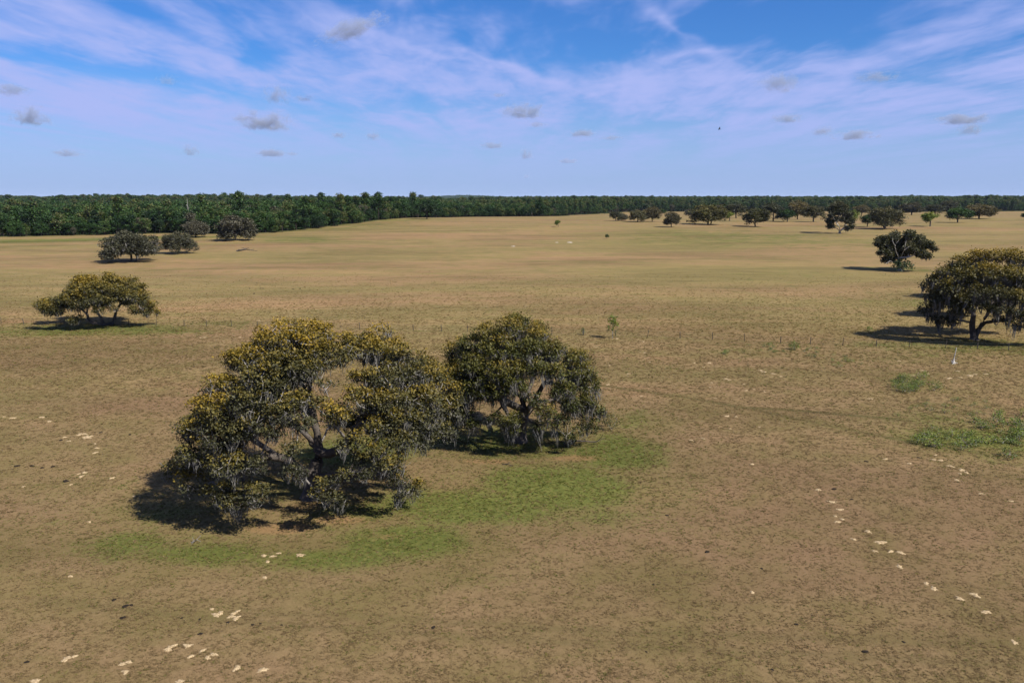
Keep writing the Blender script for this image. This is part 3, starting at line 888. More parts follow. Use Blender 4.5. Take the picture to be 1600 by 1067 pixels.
KIND = {
    'oakA': dome_oak_meshes('oakA', 101, 17, 12, M_OAKO, droop=.3, trunk_frac=.14),
    'oakB': dome_oak_meshes('oakB', 102, 20, 12, M_OAKO, two=True, n_clump=50, trunk_frac=.12, droop=.4),
    'oakC': dome_oak_meshes('oakC', 103, 15, 12, M_OAKD, trunk_frac=.14, n_clump=38),
    'oakD': dome_oak_meshes('oakD', 104, 18, 12, M_OAKD, n_clump=46, trunk_frac=.10, droop=.3),
    'green': dome_oak_meshes('green', 105, 13, 12, M_FOREST, moss=0, n_clump=34, trunk_frac=.2, tint=.1),
    'greenB': dome_oak_meshes('greenB', 106, 16, 12, M_FOREST, moss=0, n_clump=40, trunk_frac=.15),
    'grey': dome_oak_meshes('grey', 107, 17, 11, M_GREYL, moss=.08, n_clump=52, trunk_frac=.04, droop=.4),
    'bronze': dome_oak_meshes('bronze', 108, 18, 12, leaf_mat('bronze_leaf', [(0, (0.030, 0.030, 0.014)), (.5, (0.080, 0.068, 0.028)), (1, (0.15, 0.115, 0.035))], rnd=.5), n_clump=44, trunk_frac=.12, droop=.3),
    'mossy': dome_oak_meshes('mossy', 109, 19, 11, leaf_mat('mossy_leaf', [(0, (0.026, 0.028, 0.016)), (.5, (0.064, 0.064, 0.036)), (1, (0.115, 0.108, 0.055))], rnd=.2), n_clump=56, trunk_frac=.14, moss=.10, dens=4.0, leaf=(.5, .32), two=True, droop=.3),
    'pale': dome_oak_meshes('pale', 110, 12, 11, M_LIME, moss=0, n_clump=28, trunk_frac=.08),
}

def place(kind, name, bx, by, x0, x1, ytop, label, group=None, rz=0.0):
    b = at(bx, by)
    dep = depth_of(b)
    Wm = (x1 - x0) * dep / FPX
    Hm = (by - ytop) * dep / FPX
    K = KIND[kind]
    root = empty(name, b, rz)
    s = Wm / K['W'] / 1.04
    root.scale = (s, s, Hm / K['H'] / 1.02)
    tag(root, label, 'tree', group)
    for part in ('trunk', 'crown', 'hanging_moss'):
        if K[part] is not None: tag(link(part, K[part], root), kind='stuff' if part == 'hanging_moss' else None)
    return root

FAR = [
    ('mossy', 'live_oak_tree', 205, 409, 167, 245, 364, 'round grey-green live oak alone in the left pasture before the wood', 0.4),
    ('mossy', 'live_oak_tree', 281, 396, 257, 306, 364, 'small mossy live oak right of the round grey-green oak in the left pasture', 2.2),
    ('grey', 'oak_tree', 306, 371, 289, 324, 345, 'small round grey shrubby tree against the left wood', 1.0),
    ('grey', 'oak_tree', 369, 376, 341, 397, 338, 'wide grey-brown oak at the edge of the left wood', 2.6),
    ('greenB', 'oak_tree', 667, 342.5, 654, 681, 312, 'dark round oak standing on the crest in front of the central wood', .5),
    ('pale', 'sapling_tree', 872, 355, 867, 877, 344, 'thin pale sapling on the crest near the middle of the picture', 0),
    ('green', 'sapling_tree', 948.5, 373.5, 945.5, 951.5, 366, 'tiny dark sapling alone in the middle pasture', 0),
    ('green', 'oak_tree', 945, 335, 941, 949, 327, 'smallest dark tree by the far field left of the oak row', 1),
    ('grey', 'oak_tree', 972, 345, 964, 980, 334, 'pale leafless bush beside the leftmost oak of the far row', 1),
    ('oakC', 'oak_tree', 962, 345.5, 953, 970, 331, 'leftmost small oak of the far row', 2),
    ('oakD', 'oak_tree', 996, 347, 984, 1010, 329, 'low dark oak left half of the pair above the tan field', .3),
    ('bronze', 'oak_tree', 1019, 346.5, 1007, 1031, 324, 'brownish oak right half of the pair above the tan field', 1.3),
    ('green', 'oak_tree', 1034, 337, 1027, 1041, 327, 'small green tree behind the pair of oaks', 0),
    ('bronze', 'oak_tree', 1049, 355, 1037, 1061, 332, 'small narrow brown oak just left of the big twin oak', 2.2),
    ('oakB', 'oak_tree', 1106, 351, 1079, 1136, 321, 'broad twin-stemmed olive oak, biggest of the far row', 0.2),
    ('grey', 'oak_tree', 1077, 337, 1070, 1085, 327, 'faint grey tree behind the broad twin-stemmed oak', 0),
    ('pale', 'oak_tree', 1140, 346, 1132, 1148, 331, 'light green tree touching the right side of the twin-stemmed oak', 0),
    ('oakC', 'oak_tree', 1150, 341, 1137, 1166, 319, 'greyish oak behind and right of the twin-stemmed oak', 1.7),
    ('oakA', 'oak_tree', 1180, 354.5, 1161, 1203, 327, 'olive gold oak with dark shadow in the middle of the far row', 2.9),
    ('oakD', 'oak_tree', 1208, 346, 1190, 1226, 319, 'dark oak behind the olive gold oak', 1.1),
    ('green', 'oak_tree', 1230, 347, 1219, 1241, 328, 'mid green tree between two brown oaks of the far row', .4),
    ('bronze', 'oak_tree', 1246, 343, 1230, 1262, 315, 'tall rusty brown oak right of the mid green tree', 2.0),
    ('oakC', 'oak_tree', 1271, 347, 1256, 1288, 322, 'dark rounded oak left of the tall pale-trunked oak', 2.5),
    ('pale', 'oak_tree', 1331, 354, 1323, 1341, 329, 'yellow-green bushy tree behind the tall pale-trunked oak', .8),
    ('green', 'oak_tree', 1355, 355, 1346, 1367, 336, 'small grey-green tree left of the spreading dark oak', .6),
    ('oakD', 'oak_tree', 1383, 358, 1363, 1413, 325, 'spreading dark oak right of the tall pale-trunked oak', 2.3),
    ('bronze', 'oak_tree', 1346, 336, 1337, 1358, 321, 'small brown oak behind the spreading dark oak, left', .9),
    ('bronze', 'oak_tree', 1424, 336, 1407, 1441, 317, 'brown oak behind the spreading dark oak, right', 0),
    ('pale', 'oak_tree', 1453, 354, 1441, 1466, 332, 'fresh green tree with open crown standing alone in the right pasture', 0),
    ('oakC', 'oak_tree', 1461, 336, 1449, 1476, 320, 'grey-brown oak above the fresh green tree', 1.5),
    ('oakD', 'oak_tree', 1482, 333, 1469, 1495, 314, 'tall brown oak touching the far wood at the right', 2.4),
    ('greenB', 'oak_tree', 1496, 348, 1480, 1516, 325, 'compact dark green oak right of the fresh green tree', .7),
    ('bronze', 'oak_tree', 1530, 342, 1512, 1557, 320, 'wide brown oak right of the compact dark green oak', 1.9),
    ('greenB', 'oak_tree', 1602, 342, 1595, 1610, 333, 'small dark tree cut by the right edge on the horizon field', .2),
    ('oakB', 'live_oak_tree', 1508, 466, 1468, 1548, 410, 'oak hidden behind the bronze oak, the farther of two', 0.9),
    ('oakA', 'live_oak_tree', 1502, 495, 1460, 1546, 424, 'oak hidden behind the bronze oak, the nearer of two', 2.1),
]
for (k, nm, bx, by, x0, x1, yt, lab, rz) in FAR:
    place(k, nm, bx, by, x0, x1, yt, lab, 'scattered pasture oaks' if nm == 'oak_tree' else None, rz)

def tall_pale_oak():
    rng = np.random.default_rng(61)
    b = at(1312, 365)
    p = PL(b)
    trunk = [b - np.array([0, 0, .2]), p(1312, 357, -3), p(1310, 348, -9), p(1312, 336, -10)]
    limbs = [[p(1311, 354, -5), p(1305, 346, -9), p(1301, 336, -10)], [p(1311, 354, -5), p(1318, 347, -9), p(1320, 338, -10)], [p(1311, 355, -4), p(1317, 360, -5), p(1319, 364, -5)]]
    vis = [(1312, 320, 7), (1303, 324, 7), (1320, 325, 7), (1300, 334, 8), (1325, 335, 8), (1296, 345, 7), (1328, 346, 7), (1313, 330, 9), (1298, 354, 6), (1331, 354, 5), (1307, 342, 6), (1318, 343, 6), (1324, 356, 5)]
    cl = survey_clumps(rng, b, 11, (9.5, 8, 9), vis, [], 16, off=(0, 2))
    oak('oak_tree', b, [trunk], limbs, cl, rng, M_OAKD, leaf=(0.7, 0.44), per_tip=22, tip_density=9, moss=0.3, moss_len=(.8, 1.8), moss_w=.14, moss_per=4, base_r=0.6, spread=0.6, bark=M_BLEACH, twig=0.03,
        label='tall oak with pale bare trunk in the far right row', group='scattered pasture oaks')
tall_pale_oak()

# ------------------------------------------------------------------ the wood
def pine_meshes(name, seed, Hh, leafmat):
    rng = np.random.default_rng(seed)
    S = Skeleton(rng)
    S.chain([(0, 0, -.3), (0.1, 0, Hh * .4), (0, .1, Hh * .8), (0, 0, Hh)], -1, step=2)
    att, tl = [], []
    for k in range(26):
        z = Hh * rng.uniform(0.34, 0.97)
        r = (1.05 - z / Hh) * Hh * 0.30 + 0.3
        a = rng.uniform(0, 6.28); q = rng.uniform(.3, 1) * r
        c = np.array([math.cos(a) * q, math.sin(a) * q, z])
        if k < 4: c = np.array([rng.normal(0, .8), rng.normal(0, .8), Hh * rng.uniform(.88, .97)])
        pts = sample_clump(rng, c, (1.6, 1.6, 1.1), 5)
        att.append(pts); tl.append(rng.uniform(.15, .6) + 0.12 * (pts[:, 2] - z))
    att = np.concatenate(att); tt = np.concatenate(tl)
    tips = S.grow(att, step=2.0, skip=2)
    rad = S.radii(.28, tip=.04)
    TV, TF, TR = tubes(S, rad, min_r=.05, sides=(3, 3, 5))
    pt = 12
    pos = np.repeat(S.P[tips], pt, 0) + rng.normal(0, .62, (len(tips) * pt, 3)) * (1, 1, .7)
    LV, LF = cards(rng, pos, .85, .5)
    return dict(trunk=mesh_np(name + '_trunk', TV, TF, M_BARKD, dict(thin=TR)), crown=mesh_np(name + '_crown', LV, LF, leafmat, dict(tint=np.repeat(np.clip(np.repeat(tt, pt) + rng.normal(0, .1, len(pos)), 0, 1), 4))), hanging_moss=None, W=Hh * .5, H=Hh)

WOOD = [dome_oak_meshes('woodA', 201, 11, 15, M_FOREST, moss=0, n_clump=30, leaf=(.85, .52), per_tip=12, dens=1.6, trunk_frac=.05, bark=M_BARKD),
        dome_oak_meshes('woodB', 202, 12, 14, M_FOREST, moss=0, n_clump=34, leaf=(.85, .52), per_tip=12, dens=1.6, trunk_frac=.02, bark=M_BARKD),
        dome_oak_meshes('woodC', 203, 9, 16, M_FOREST, moss=0, n_clump=28, leaf=(.85, .52), per_tip=12, dens=1.8, trunk_frac=.06, bark=M_BARKD),
        pine_meshes('pineA', 204, 19, M_FOREST), pine_meshes('pineB', 205, 18, M_FOREST),
        dome_oak_meshes('woodG', 206, 10, 13, M_GREYL, moss=0, n_clump=28, leaf=(.8, .45), per_tip=9, dens=1.6, trunk_frac=.03, bark=M_BARK)]
WOOD_NAME = ['oak_tree', 'oak_tree', 'oak_tree', 'pine_tree', 'pine_tree', 'oak_tree']

def join_meshes(K, name):
    t, c = K['trunk'], K['crown']
    def arr(me):
        v = np.zeros(len(me.vertices) * 3, np.float32); me.vertices.foreach_get('co', v)
        f = np.zeros(len(me.loops), np.int32); me.loops.foreach_get('vertex_index', f)
        return v.reshape(-1, 3), f.reshape(-1, 4)
    v1, f1 = arr(t); v2, f2 = arr(c)
    ti = np.zeros(len(c.vertices), np.float32); c.attributes['tint'].data.foreach_get('value', ti)
    return mesh_np(name, np.concatenate([v1, v2]), np.concatenate([f1, f2 + len(v1)]), [t.materials[0], c.materials[0]], dict(tint=np.concatenate([np.zeros(len(v1)), ti])),
                   matidx=np.concatenate([np.zeros(len(f1)), np.ones(len(f2))]))

def scatter_nodes(name, protos):
    """geometry-node group: instance protos[k] on points that carry kind, scale (vector) and turn"""
    ng = bpy.data.node_groups.new(name, 'GeometryNodeTree')
    ng.interface.new_socket('Geometry', in_out='INPUT', socket_type='NodeSocketGeometry')
    ng.interface.new_socket('Geometry', in_out='OUTPUT', socket_type='NodeSocketGeometry')
    gi = ng.nodes.new('NodeGroupInput'); go = ng.nodes.new('NodeGroupOutput')
    gti = ng.nodes.new('GeometryNodeGeometryToInstance')
    for o in reversed(protos):
        oi = ng.nodes.new('GeometryNodeObjectInfo')
        oi.inputs['Object'].default_value = o
        oi.inputs['As Instance'].default_value = False
        ng.links.new(oi.outputs['Geometry'], gti.inputs[0])
    def named(n, t):
        a = ng.nodes.new('GeometryNodeInputNamedAttribute'); a.data_type = t
        a.inputs['Name'].default_value = n
        return a.outputs['Attribute']
    iop = ng.nodes.new('GeometryNodeInstanceOnPoints')
    ng.links.new(gi.outputs[0], iop.inputs['Points'])
    ng.links.new(gti.outputs[0], iop.inputs['Instance'])
    iop.inputs['Pick Instance'].default_value = True
    ng.links.new(named('pick', 'INT'), iop.inputs['Instance Index'])
    ng.links.new(named('size', 'FLOAT_VECTOR'), iop.inputs['Scale'])
    cx = ng.nodes.new('ShaderNodeCombineXYZ')
    ng.links.new(named('turn', 'FLOAT'), cx.inputs[2])
    er = ng.nodes.new('FunctionNodeEulerToRotation')
    ng.links.new(cx.outputs[0], er.inputs[0])
    ng.links.new(er.outputs[0], iop.inputs['Rotation'])
    ng.links.new(iop.outputs[0], go.inputs[0])
    return ng

def scatter(name, protos, P, pick, size, turn, extra=None):
    me = bpy.data.meshes.new(name)
    me.vertices.add(len(P)); me.vertices.foreach_set('co', np.asarray(P, np.float32).ravel())
    a = me.attributes.new('pick', 'INT', 'POINT'); a.data.foreach_set('value', np.asarray(pick, np.int32))
    a = me.attributes.new('size', 'FLOAT_VECTOR', 'POINT'); a.data.foreach_set('vector', np.asarray(size, np.float32).ravel())
    a = me.attributes.new('turn', 'FLOAT', 'POINT'); a.data.foreach_set('value', np.asarray(turn, np.float32))
    for k, v in (extra or {}).items():
        a = me.attributes.new(k, 'FLOAT', 'POINT'); a.data.foreach_set('value', np.asarray(v, np.float32))
    o = link(name, me)
    m = o.modifiers.new('scatter', 'NODES')
    m.node_group = scatter_nodes(name, protos)
    return o

def build_wood():
    rng = np.random.default_rng(77)
    def grid(y0, y1, sp, amax):
        ys = np.arange(y0, y1, sp)
        xs = np.arange(-amax * y1, amax * y1, sp)
        X, Y = np.meshgrid(xs, ys)
        X = X + rng.uniform(-.45, .45, X.shape) * sp; Y = Y + rng.uniform(-.45, .45, Y.shape) * sp
        x, y = X.ravel(), Y.ravel()
        k = (np.abs(x / y) < amax) & (y > wood_edge(x, y) + rng.normal(2, 4, x.shape))
        return x[k], y[k]
    x1, y1 = grid(400, 1500, 7.6, 0.86)
    x2, y2 = grid(1500, 4600, 15, 0.80)
    x3, y3 = grid(400, 900, 4.6, 0.86)                       # bushy margin
    k3 = (y3 - wood_edge(x3, y3) < 9) & (x3 / y3 < 0.07)
    x3, y3 = x3[k3], y3[k3]
    x = np.concatenate([x3, x1, x2]); y = np.concatenate([y3, y1, y2])
    n = len(x)
    # stands of pine and oak follow broad patches
    pat = np.sin(x / 130 + 1) + np.sin(y / 170 + x / 300) + rng.normal(0, .8, n)
    pick = np.where(pat > 1.0, rng.integers(3, 5, n), rng.integers(0, 3, n))
    pick[rng.random(n) < 0.04] = 5
    right = x / y > 0.06
    pick = np.where(right & (rng.random(n) < .55), rng.integers(3, 5, n), pick)
    s = rng.uniform(.62, 1.18, n) + .12 * np.sin(x / 37) * np.sin(y / 53)
    s = np.where(y > 1500, s * 1.22, s)
    s = np.where(x / y > -0.09, s * .88, s)
    edge = y - wood_edge(x, y)
    s = np.where((edge < 14) & ~right, s * .85, s)
    s[:len(x3)] *= rng.uniform(.45, .8, len(x3))
    pick[:len(x3)] = np.where(pick[:len(x3)] >= 3, rng.integers(0, 3, len(x3)), pick[:len(x3)])
    pick[:len(x3)][rng.random(len(x3)) < .06] = 5
    size = np.stack([s * rng.uniform(.9, 1.15, n), s * rng.uniform(.9, 1.15, n), s * rng.uniform(.9, 1.12, n)], 1)
    size[:, :2] *= np.where(y > 1500, 1.5, 1.0)[:, None]
    turn = rng.uniform(0, 6.28, n)
    z = H(x, y) - 0.1
    # 300 trees that show largest become things of their own: the front of the wood within the frame
    infr = np.abs(x / y) < 0.66
    score = np.where(infr, np.hypot(x, y) + np.maximum(edge, 0) * 6, 1e9)
    big = np.argsort(score)[:300]
    SPOT = [(-0.51, 'at the wood\'s far left end'), (-0.41, 'behind the round grey-green oak'), (-0.31, 'near the wide grey-brown oak'), (-0.23, 'right of the wide grey-brown oak'),
            (-0.14, 'where the wood climbs the crest'), (-0.06, 'by the dark oak on the crest'), (0.06, 'in the wood behind the central crest'), (0.3, 'of the far wood right of centre'), (9, 'of the far wood at the right')]
    for i in big:
        K = WOOD[pick[i]]
        nm = WOOD_NAME[pick[i]]
        r = empty(nm, (x[i], y[i], z[i]), turn[i])
        r.scale = tuple(float(c) for c in size[i])
        kind = 'grey thin-leaved tree' if pick[i] == 5 else ('dark green pine' if nm == 'pine_tree' else 'green broadleaf tree')
        kind = ('low ' if size[i][2] < .62 else 'tall ' if size[i][2] > 1.0 else '') + kind
        row = 'in the front row' if edge[i] < 7 else ('in the second row' if edge[i] < 16 else 'behind the front rows')
        spot = next(t for q, t in SPOT if x[i] / y[i] < q)
        tag(r, kind + ' ' + row + ' ' + spot, 'tree', 'trees ' + row + ' ' + spot)
        link('trunk', K['trunk'], r); link('crown', K['crown'], r)
    rest = np.ones(n, bool); rest[big] = False
    protos = [bpy.data.objects.new('wood_tree_%d' % k, join_meshes(K, 'wood_tree_%d' % k)) for k, K in enumerate(WOOD)]
    o = scatter('woodland', protos, np.stack([x, y, z], 1)[rest], pick[rest], size[rest], turn[rest])
    tag(o, 'dense dark green woodland stretching to the horizon', 'woodland', kind='stuff')
build_wood()

# low wooded ridges on the horizon
def ridge(name, px0, px1, rise_px, dist, seed, label):
    rng = np.random.default_rng(seed)
    n = 260
    t = np.linspace(0, 1, n)
    px = px0 + (px1 - px0) * t
    X = (px - 800) / FPX * dist
    prof = np.sin(math.pi * t) ** 0.8 * (0.75 + 0.25 * np.sin(t * 9 + seed)) * rise_px * dist / FPX
    prof = prof + CAM_H * np.minimum(1, np.sin(math.pi * t) * 6) + rng.normal(0, 1.6, n) * np.sin(math.pi * t) ** .3
    rows = [(-900, -4), (-500, .35), (-200, .8), (0, 1.0), (300, .8), (1200, -4)]
    V = []
    for dy, f in rows:
        z = prof * f if f > 0 else np.full(n, -4.0)
        V.append(np.stack([X * (1 + dy / dist), np.full(n, dist + dy) + rng.normal(0, 12, n), z + (rng.normal(0, 1.5, n) if f > 0 else 0)], 1))
    V = np.concatenate(V)
    i = np.arange(len(rows) * n).reshape(len(rows), n)
    F = np.stack([i[:-1, :-1].ravel(), i[:-1, 1:].ravel(), i[1:, 1:].ravel(), i[1:, :-1].ravel()], 1)
    tag(link(name, mesh_np(name, V, F, M_RIDGE)), label, kind='structure')
M_RIDGE = simple_mat('wooded_ridge', (0.014, 0.030, 0.012), (0.030, 0.055, 0.020), 0.05)
ridge('hills', 610, 830, 3.4, 6200, 3, 'low blue-green wooded rise on the horizon left of centre')
ridge('hills', 1330, 1560, 3.0, 5600, 5, 'low wooded rise on the horizon at right')
ridge('hills', -120, 420, 2.4, 5800, 8, 'long low wooded rise on the horizon at left')

# ------------------------------------------------------------------ fence
def build_fence():
    rng = np.random.default_rng(9)
    root = empty('wire_fence', (0, float(fence_y(0)), float(H(0, fence_y(0)))))
    tag(root, 'long wire fence on thin dark posts crossing the whole pasture', 'fence')
    o = np.array(root.location)
    k = 6
    def post_mesh(h, r):
        a = np.arange(k) * 2 * math.pi / k
        V = []
        for z, rr in ((-.3, r), (h * .5, r * .97), (h - .03, r * .92), (h, r * .7)):
            V.append(np.stack([np.cos(a) * rr, np.sin(a) * rr, np.full(k, z)], 1))
        V.append(np.array([[0, 0, h + .005]]))
        V = np.concatenate(V)
        F4 = [[q * k + j, q * k + (j + 1) % k, (q + 1) * k + (j + 1) % k, (q + 1) * k + j] for q in range(3) for j in range(k)]
        F3 = [[3 * k + j, 3 * k + (j + 1) % k, 4 * k] for j in range(k)]
        return mesh_np('fence_post', V, [np.array(F4), np.array(F3)], M_POST, smooth=True)
    pm = [post_mesh(1.25, .06), post_mesh(1.35, .05), post_mesh(1.15, .07)]
    xs = []
    x = -104.0
    while x < 96:
        xs.append(x); x += rng.uniform(4.3, 5.6)
    tops = []
    for i, x in enumerate(xs):
        y = float(fence_y(x)); z = float(H(x, y))
        p = link('post', pm[i % 3], root, np.array([x, y, z]) - o)
        p.rotation_euler = (rng.normal(0, .05), rng.normal(0, .05), rng.uniform(0, 6))
        tops.append((x, y, z))
    for h in (0.35, 0.70, 1.08):
        V, F = [], []
        T = np.array(tops) + np.array([0, -.065, h]) - o
        # sagging wire, three-sided
        pts = []
        for a, b in zip(T[:-1], T[1:]):
            for t in (0, .25, .5, .75):
                q = a + (b - a) * t; q = q - np.array([0, 0, .05 * 4 * t * (1 - t)]); pts.append(q)
        pts.append(T[-1]); pts = np.array(pts)
        r = .012
        ring = np.array([[0, r, -r * .6], [0, -r, -r * .6], [0, 0, r]])
        V = (pts[:, None, :] + ring[None]).reshape(-1, 3)
        m = len(pts)
        b0 = np.arange(m - 1)[:, None] * 3
        F = np.concatenate([np.stack([b0[:, 0] + j, b0[:, 0] + (j + 1) % 3, b0[:, 0] + 3 + (j + 1) % 3, b0[:, 0] + 3 + j], 1) for j in range(3)])
        link('wire', mesh_np('fence_wire', V, F, M_WIRE), root)
build_fence()

# ------------------------------------------------------------------ sand mounds thrown up by burrowing animals
def mound_mesh(seed):
    rng = np.random.default_rng(seed)
    k, rings = 26, 5
    ph = rng.uniform(0, 6.28, 4)
    a = np.arange(k) * 2 * math.pi / k
    rad = 0.5 * (1 + .22 * np.sin(2 * a + ph[0]) + .16 * np.sin(3 * a + ph[1]) + .12 * np.sin(5 * a + ph[2]) + .10 * np.sin(8 * a + ph[3])) * rng.uniform(.80, 1.2, k)
    V = []
    for q in range(rings):
        f = 1 - q / rings
        z = 0.16 * (1 - f ** 1.6) + (rng.normal(0, .012, k) if q else -0.03)
        V.append(np.stack([np.cos(a) * rad * f, np.sin(a) * rad * f, np.full(k, 1.0) * z], 1))
    V.append(np.array([[0, 0, .165]]))
    V = np.concatenate(V)
    F4 = [[q * k + j, q * k + (j + 1) % k, (q + 1) * k + (j + 1) % k, (q + 1) * k + j] for q in range(rings - 1) for j in range(k)]
    F3 = [[(rings - 1) * k + j, (rings - 1) * k + (j + 1) % k, rings * k] for j in range(k)]
    return mesh_np('sand_mound', V, [np.array(F4), np.array(F3)], M_SAND, smooth=True)
def single_out(items, noun, rest):
    """items: (object, px, py, size); words that pick out the extreme ones of a cluster, one shared label for the others"""
    words = [('largest', max, lambda i: i[3]), ('leftmost', min, lambda i: i[1]), ('rightmost', max, lambda i: i[1]), ('nearest', max, lambda i: i[2]), ('farthest', min, lambda i: i[2])]
    left = list(items)
    if len(left) > 6:
        for w, f, k in words:
            i = f(left, key=k); left.remove(i)
            tag(i[0], w + ' ' + noun + ' ' + rest)
    mx = sorted(i[1] for i in left)[len(left) // 2]; my = sorted(i[2] for i in left)[len(left) // 2]
    for i in left:
        part = ', ' + ('upper ' if i[2] < my else 'lower ') + ('left' if i[1] < mx else 'right') + ' part'
        tag(i[0], noun + ' ' + rest + (part if len(left) > 7 else ''))
MOUNDS = [mound_mesh(s) for s in range(6)]
# clusters: label, [(px, py, width px)]
SANDS = [
    ('pale sand mound among the scattered mounds in the near left corner', [(55, 1064, 16), (280, 1066, 18), (104, 1029, 16), (117, 1025, 9), (191, 1037, 12), (201, 1034, 8), (195, 1049, 13), (263, 1013, 14), (273, 1008, 9), (294, 1008, 14), (298, 1025, 8), (316, 1016, 9), (324, 1027, 12), (334, 1022, 12), (370, 1043, 15), (411, 1046, 16)]),
    ('pale sand mound in the small group below the big oak shadow', [(331, 951, 8), (338, 960, 13), (345, 957, 8), (361, 963, 12), (369, 965, 12), (371, 955, 9), (365, 958, 8)]),
    ('small pale sand patch in the grass directly in front of the golden oak', [(412, 868, 11), (426, 869, 10), (418, 877, 7), (414, 902, 8), (436, 864, 5)]),
    ('single round sand mound right of the patches in front of the golden oak', [(469, 867, 15)]),
    ('pale sand mound in the loose group on the left pasture', [(20, 653, 9), (66, 652, 11), (77, 658, 9), (6, 651, 5), (128, 678, 12), (136, 683, 15), (122, 680, 6), (143, 681, 6), (148, 693, 6), (149, 707, 9), (151, 700, 6), (108, 689, 7), (101, 683, 7), (132, 738, 10), (127, 744, 9), (123, 740, 5), (174, 747, 9), (111, 757, 5), (140, 815, 5), (37, 760, 4), (110, 900, 8), (210, 775, 6)]),
    ('pale sand mound in the diagonal row across the right foreground', [(1278, 765, 10), (1300, 784, 12), (1313, 796, 11), (1316, 811, 8), (1308, 815, 8), (1305, 806, 6), (1356, 830, 11), (1376, 847, 16), (1392, 861, 10), (1407, 863, 12), (1405, 885, 12), (1333, 842, 8), (1367, 861, 8), (1447, 911, 8), (1459, 919, 12), (1500, 935, 13), (1523, 929, 15), (1541, 956, 15), (1585, 1003, 13), (1383, 717, 8), (1495, 750, 9), (1533, 771, 8), (1580, 783, 9), (1421, 724, 8)]),
    ('pale sand mound in the patch below the green weeds at right', [(1459, 718, 8), (1470, 719, 9), (1462, 711, 6), (1484, 728, 10), (1503, 734, 12), (1510, 738, 8), (1500, 740, 6)]),
    ('pale sand mound in the speckled area right of the two oaks', [(1005, 534, 6), (1008, 551, 7), (1007, 557, 5), (1108, 567, 8), (1099, 574, 6), (1188, 579, 9), (1194, 581, 8), (1208, 584, 8), (1220, 588, 5), (1134, 592, 8), (1140, 594, 7), (1162, 600, 7), (1112, 598, 6), (1110, 605, 6), (1085, 567, 5), (1137, 650, 9), (1150, 651, 6), (1118, 622, 7), (1166, 610, 5), (1194, 612, 5), (1360, 623, 9), (1178, 608, 5), (1002, 619, 5), (1140, 670, 6), (932, 542, 6), (952, 571, 5), (982, 584, 6), (1015, 566, 5), (950, 601, 7), (1175, 925, 5), (1098, 685, 8), (1080, 688, 6), (1187, 667, 5), (1175, 725, 7)]),
    ('pale sand mound in the group near the bleached stump', [(1497, 580, 7), (1516, 587, 13), (1524, 585, 8), (1500, 590, 8), (1484, 591, 9), (1540, 584, 8), (1450, 584, 6), (1426, 587, 6), (1405, 564, 6), (1443, 579, 7), (1460, 601, 6)]),
    ('pale sand mound close to the fence behind the golden oak', [(405, 501, 5), (320, 527, 6), (655, 515, 5), (665, 516, 4), (255, 534, 6), (313, 528, 6), (375, 527, 4), (964, 529, 6)]),
]
def build_mounds():
    rng = np.random.default_rng(3)
    for lab, L in SANDS:
        items = []
        for (px, py, w) in L:
            b = at(px, py)
            s = max(0.3, .88 * w * depth_of(b) / FPX)
            o = link('sand_mound', MOUNDS[rng.integers(0, 6)], None, b)
            o.rotation_euler = (0, 0, rng.uniform(0, 6.28))
            o.scale = (s * rng.uniform(.95, 1.2), s * rng.uniform(.95, 1.3), max(.5, s) * rng.uniform(.55, .9))
            tag(o, lab, 'sand mound', None if len(L) == 1 else lab.replace('pale sand mound', 'sand mounds').replace('small pale sand patch', 'sand patches'))
            items.append((o, px, py, w))
        if lab.startswith('pale sand mound'): single_out(items, 'pale sand mound', lab[16:])
build_mounds()

def lump_mesh(name, seed, mat, flat=.4):
    rng = np.random.default_rng(seed)
    k, rings = 10, 4
    a = np.arange(k) * 2 * math.pi / k
    rad = .5 * (1 + .25 * np.sin(2 * a + rng.uniform(0, 6)) + .12 * np.sin(3 * a + rng.uniform(0, 6)))
    V = []
    for q in range(rings):
        th = q / rings * math.pi / 2
        V.append(np.stack([np.cos(a) * rad * math.cos(th), np.sin(a) * rad * math.cos(th), np.full(k, math.sin(th) * flat) + rng.normal(0, .03, k) - (0.04 if q == 0 else 0)], 1))
    V.append(np.array([[0, 0, flat]])); V = np.concatenate(V)
    F4 = [[q * k + j, q * k + (j + 1) % k, (q + 1) * k + (j + 1) % k, (q + 1) * k + j] for q in range(rings - 1) for j in range(k)]
    F3 = [[(rings - 1) * k + j, (rings - 1) * k + (j + 1) % k, rings * k] for j in range(k)]
    return mesh_np(name, V, [np.array(F4), np.array(F3)], mat, smooth=True)
DUNG = [lump_mesh('dung_pat', s, M_DUNG, .3) for s in (1, 2, 3)]
DUNGS = [('dark dung pat in the near left pasture', [(192, 965, 8), (313, 990, 7), (284, 965, 4), (178, 937, 6), (196, 947, 9), (205, 945, 6), (312, 967, 4), (395, 976, 6), (407, 974, 4), (440, 976, 4), (42, 1034, 7), (356, 972, 5)]),
         ('dark dung pat in the right foreground', [(1303, 764, 7), (1352, 1018, 9), (1105, 862, 7), (1190, 888, 5), (1244, 975, 6), (1021, 913, 4), (1412, 1003, 6), (1353, 721, 6), (1042, 805, 5), (1331, 780, 5), (1330, 780, 4), (1435, 715, 5)]),
         ('dark dung pat in the left pasture near the pale mounds', [(50, 728, 6), (66, 731, 6), (83, 729, 6), (27, 728, 7), (103, 752, 9), (157, 676, 5), (203, 679, 5), (95, 688, 6)]),
         ('dark dung pat below the second oak in the open', [(677, 980, 7), (1010, 1018, 4), (1207, 1046, 5)]),
         ('dark dung pat on the far left pasture beyond the fence', [(390, 451, 3), (407, 451, 3), (411, 451, 3), (397, 459, 4), (397, 471, 3), (458, 452, 3), (469, 451, 3)])]
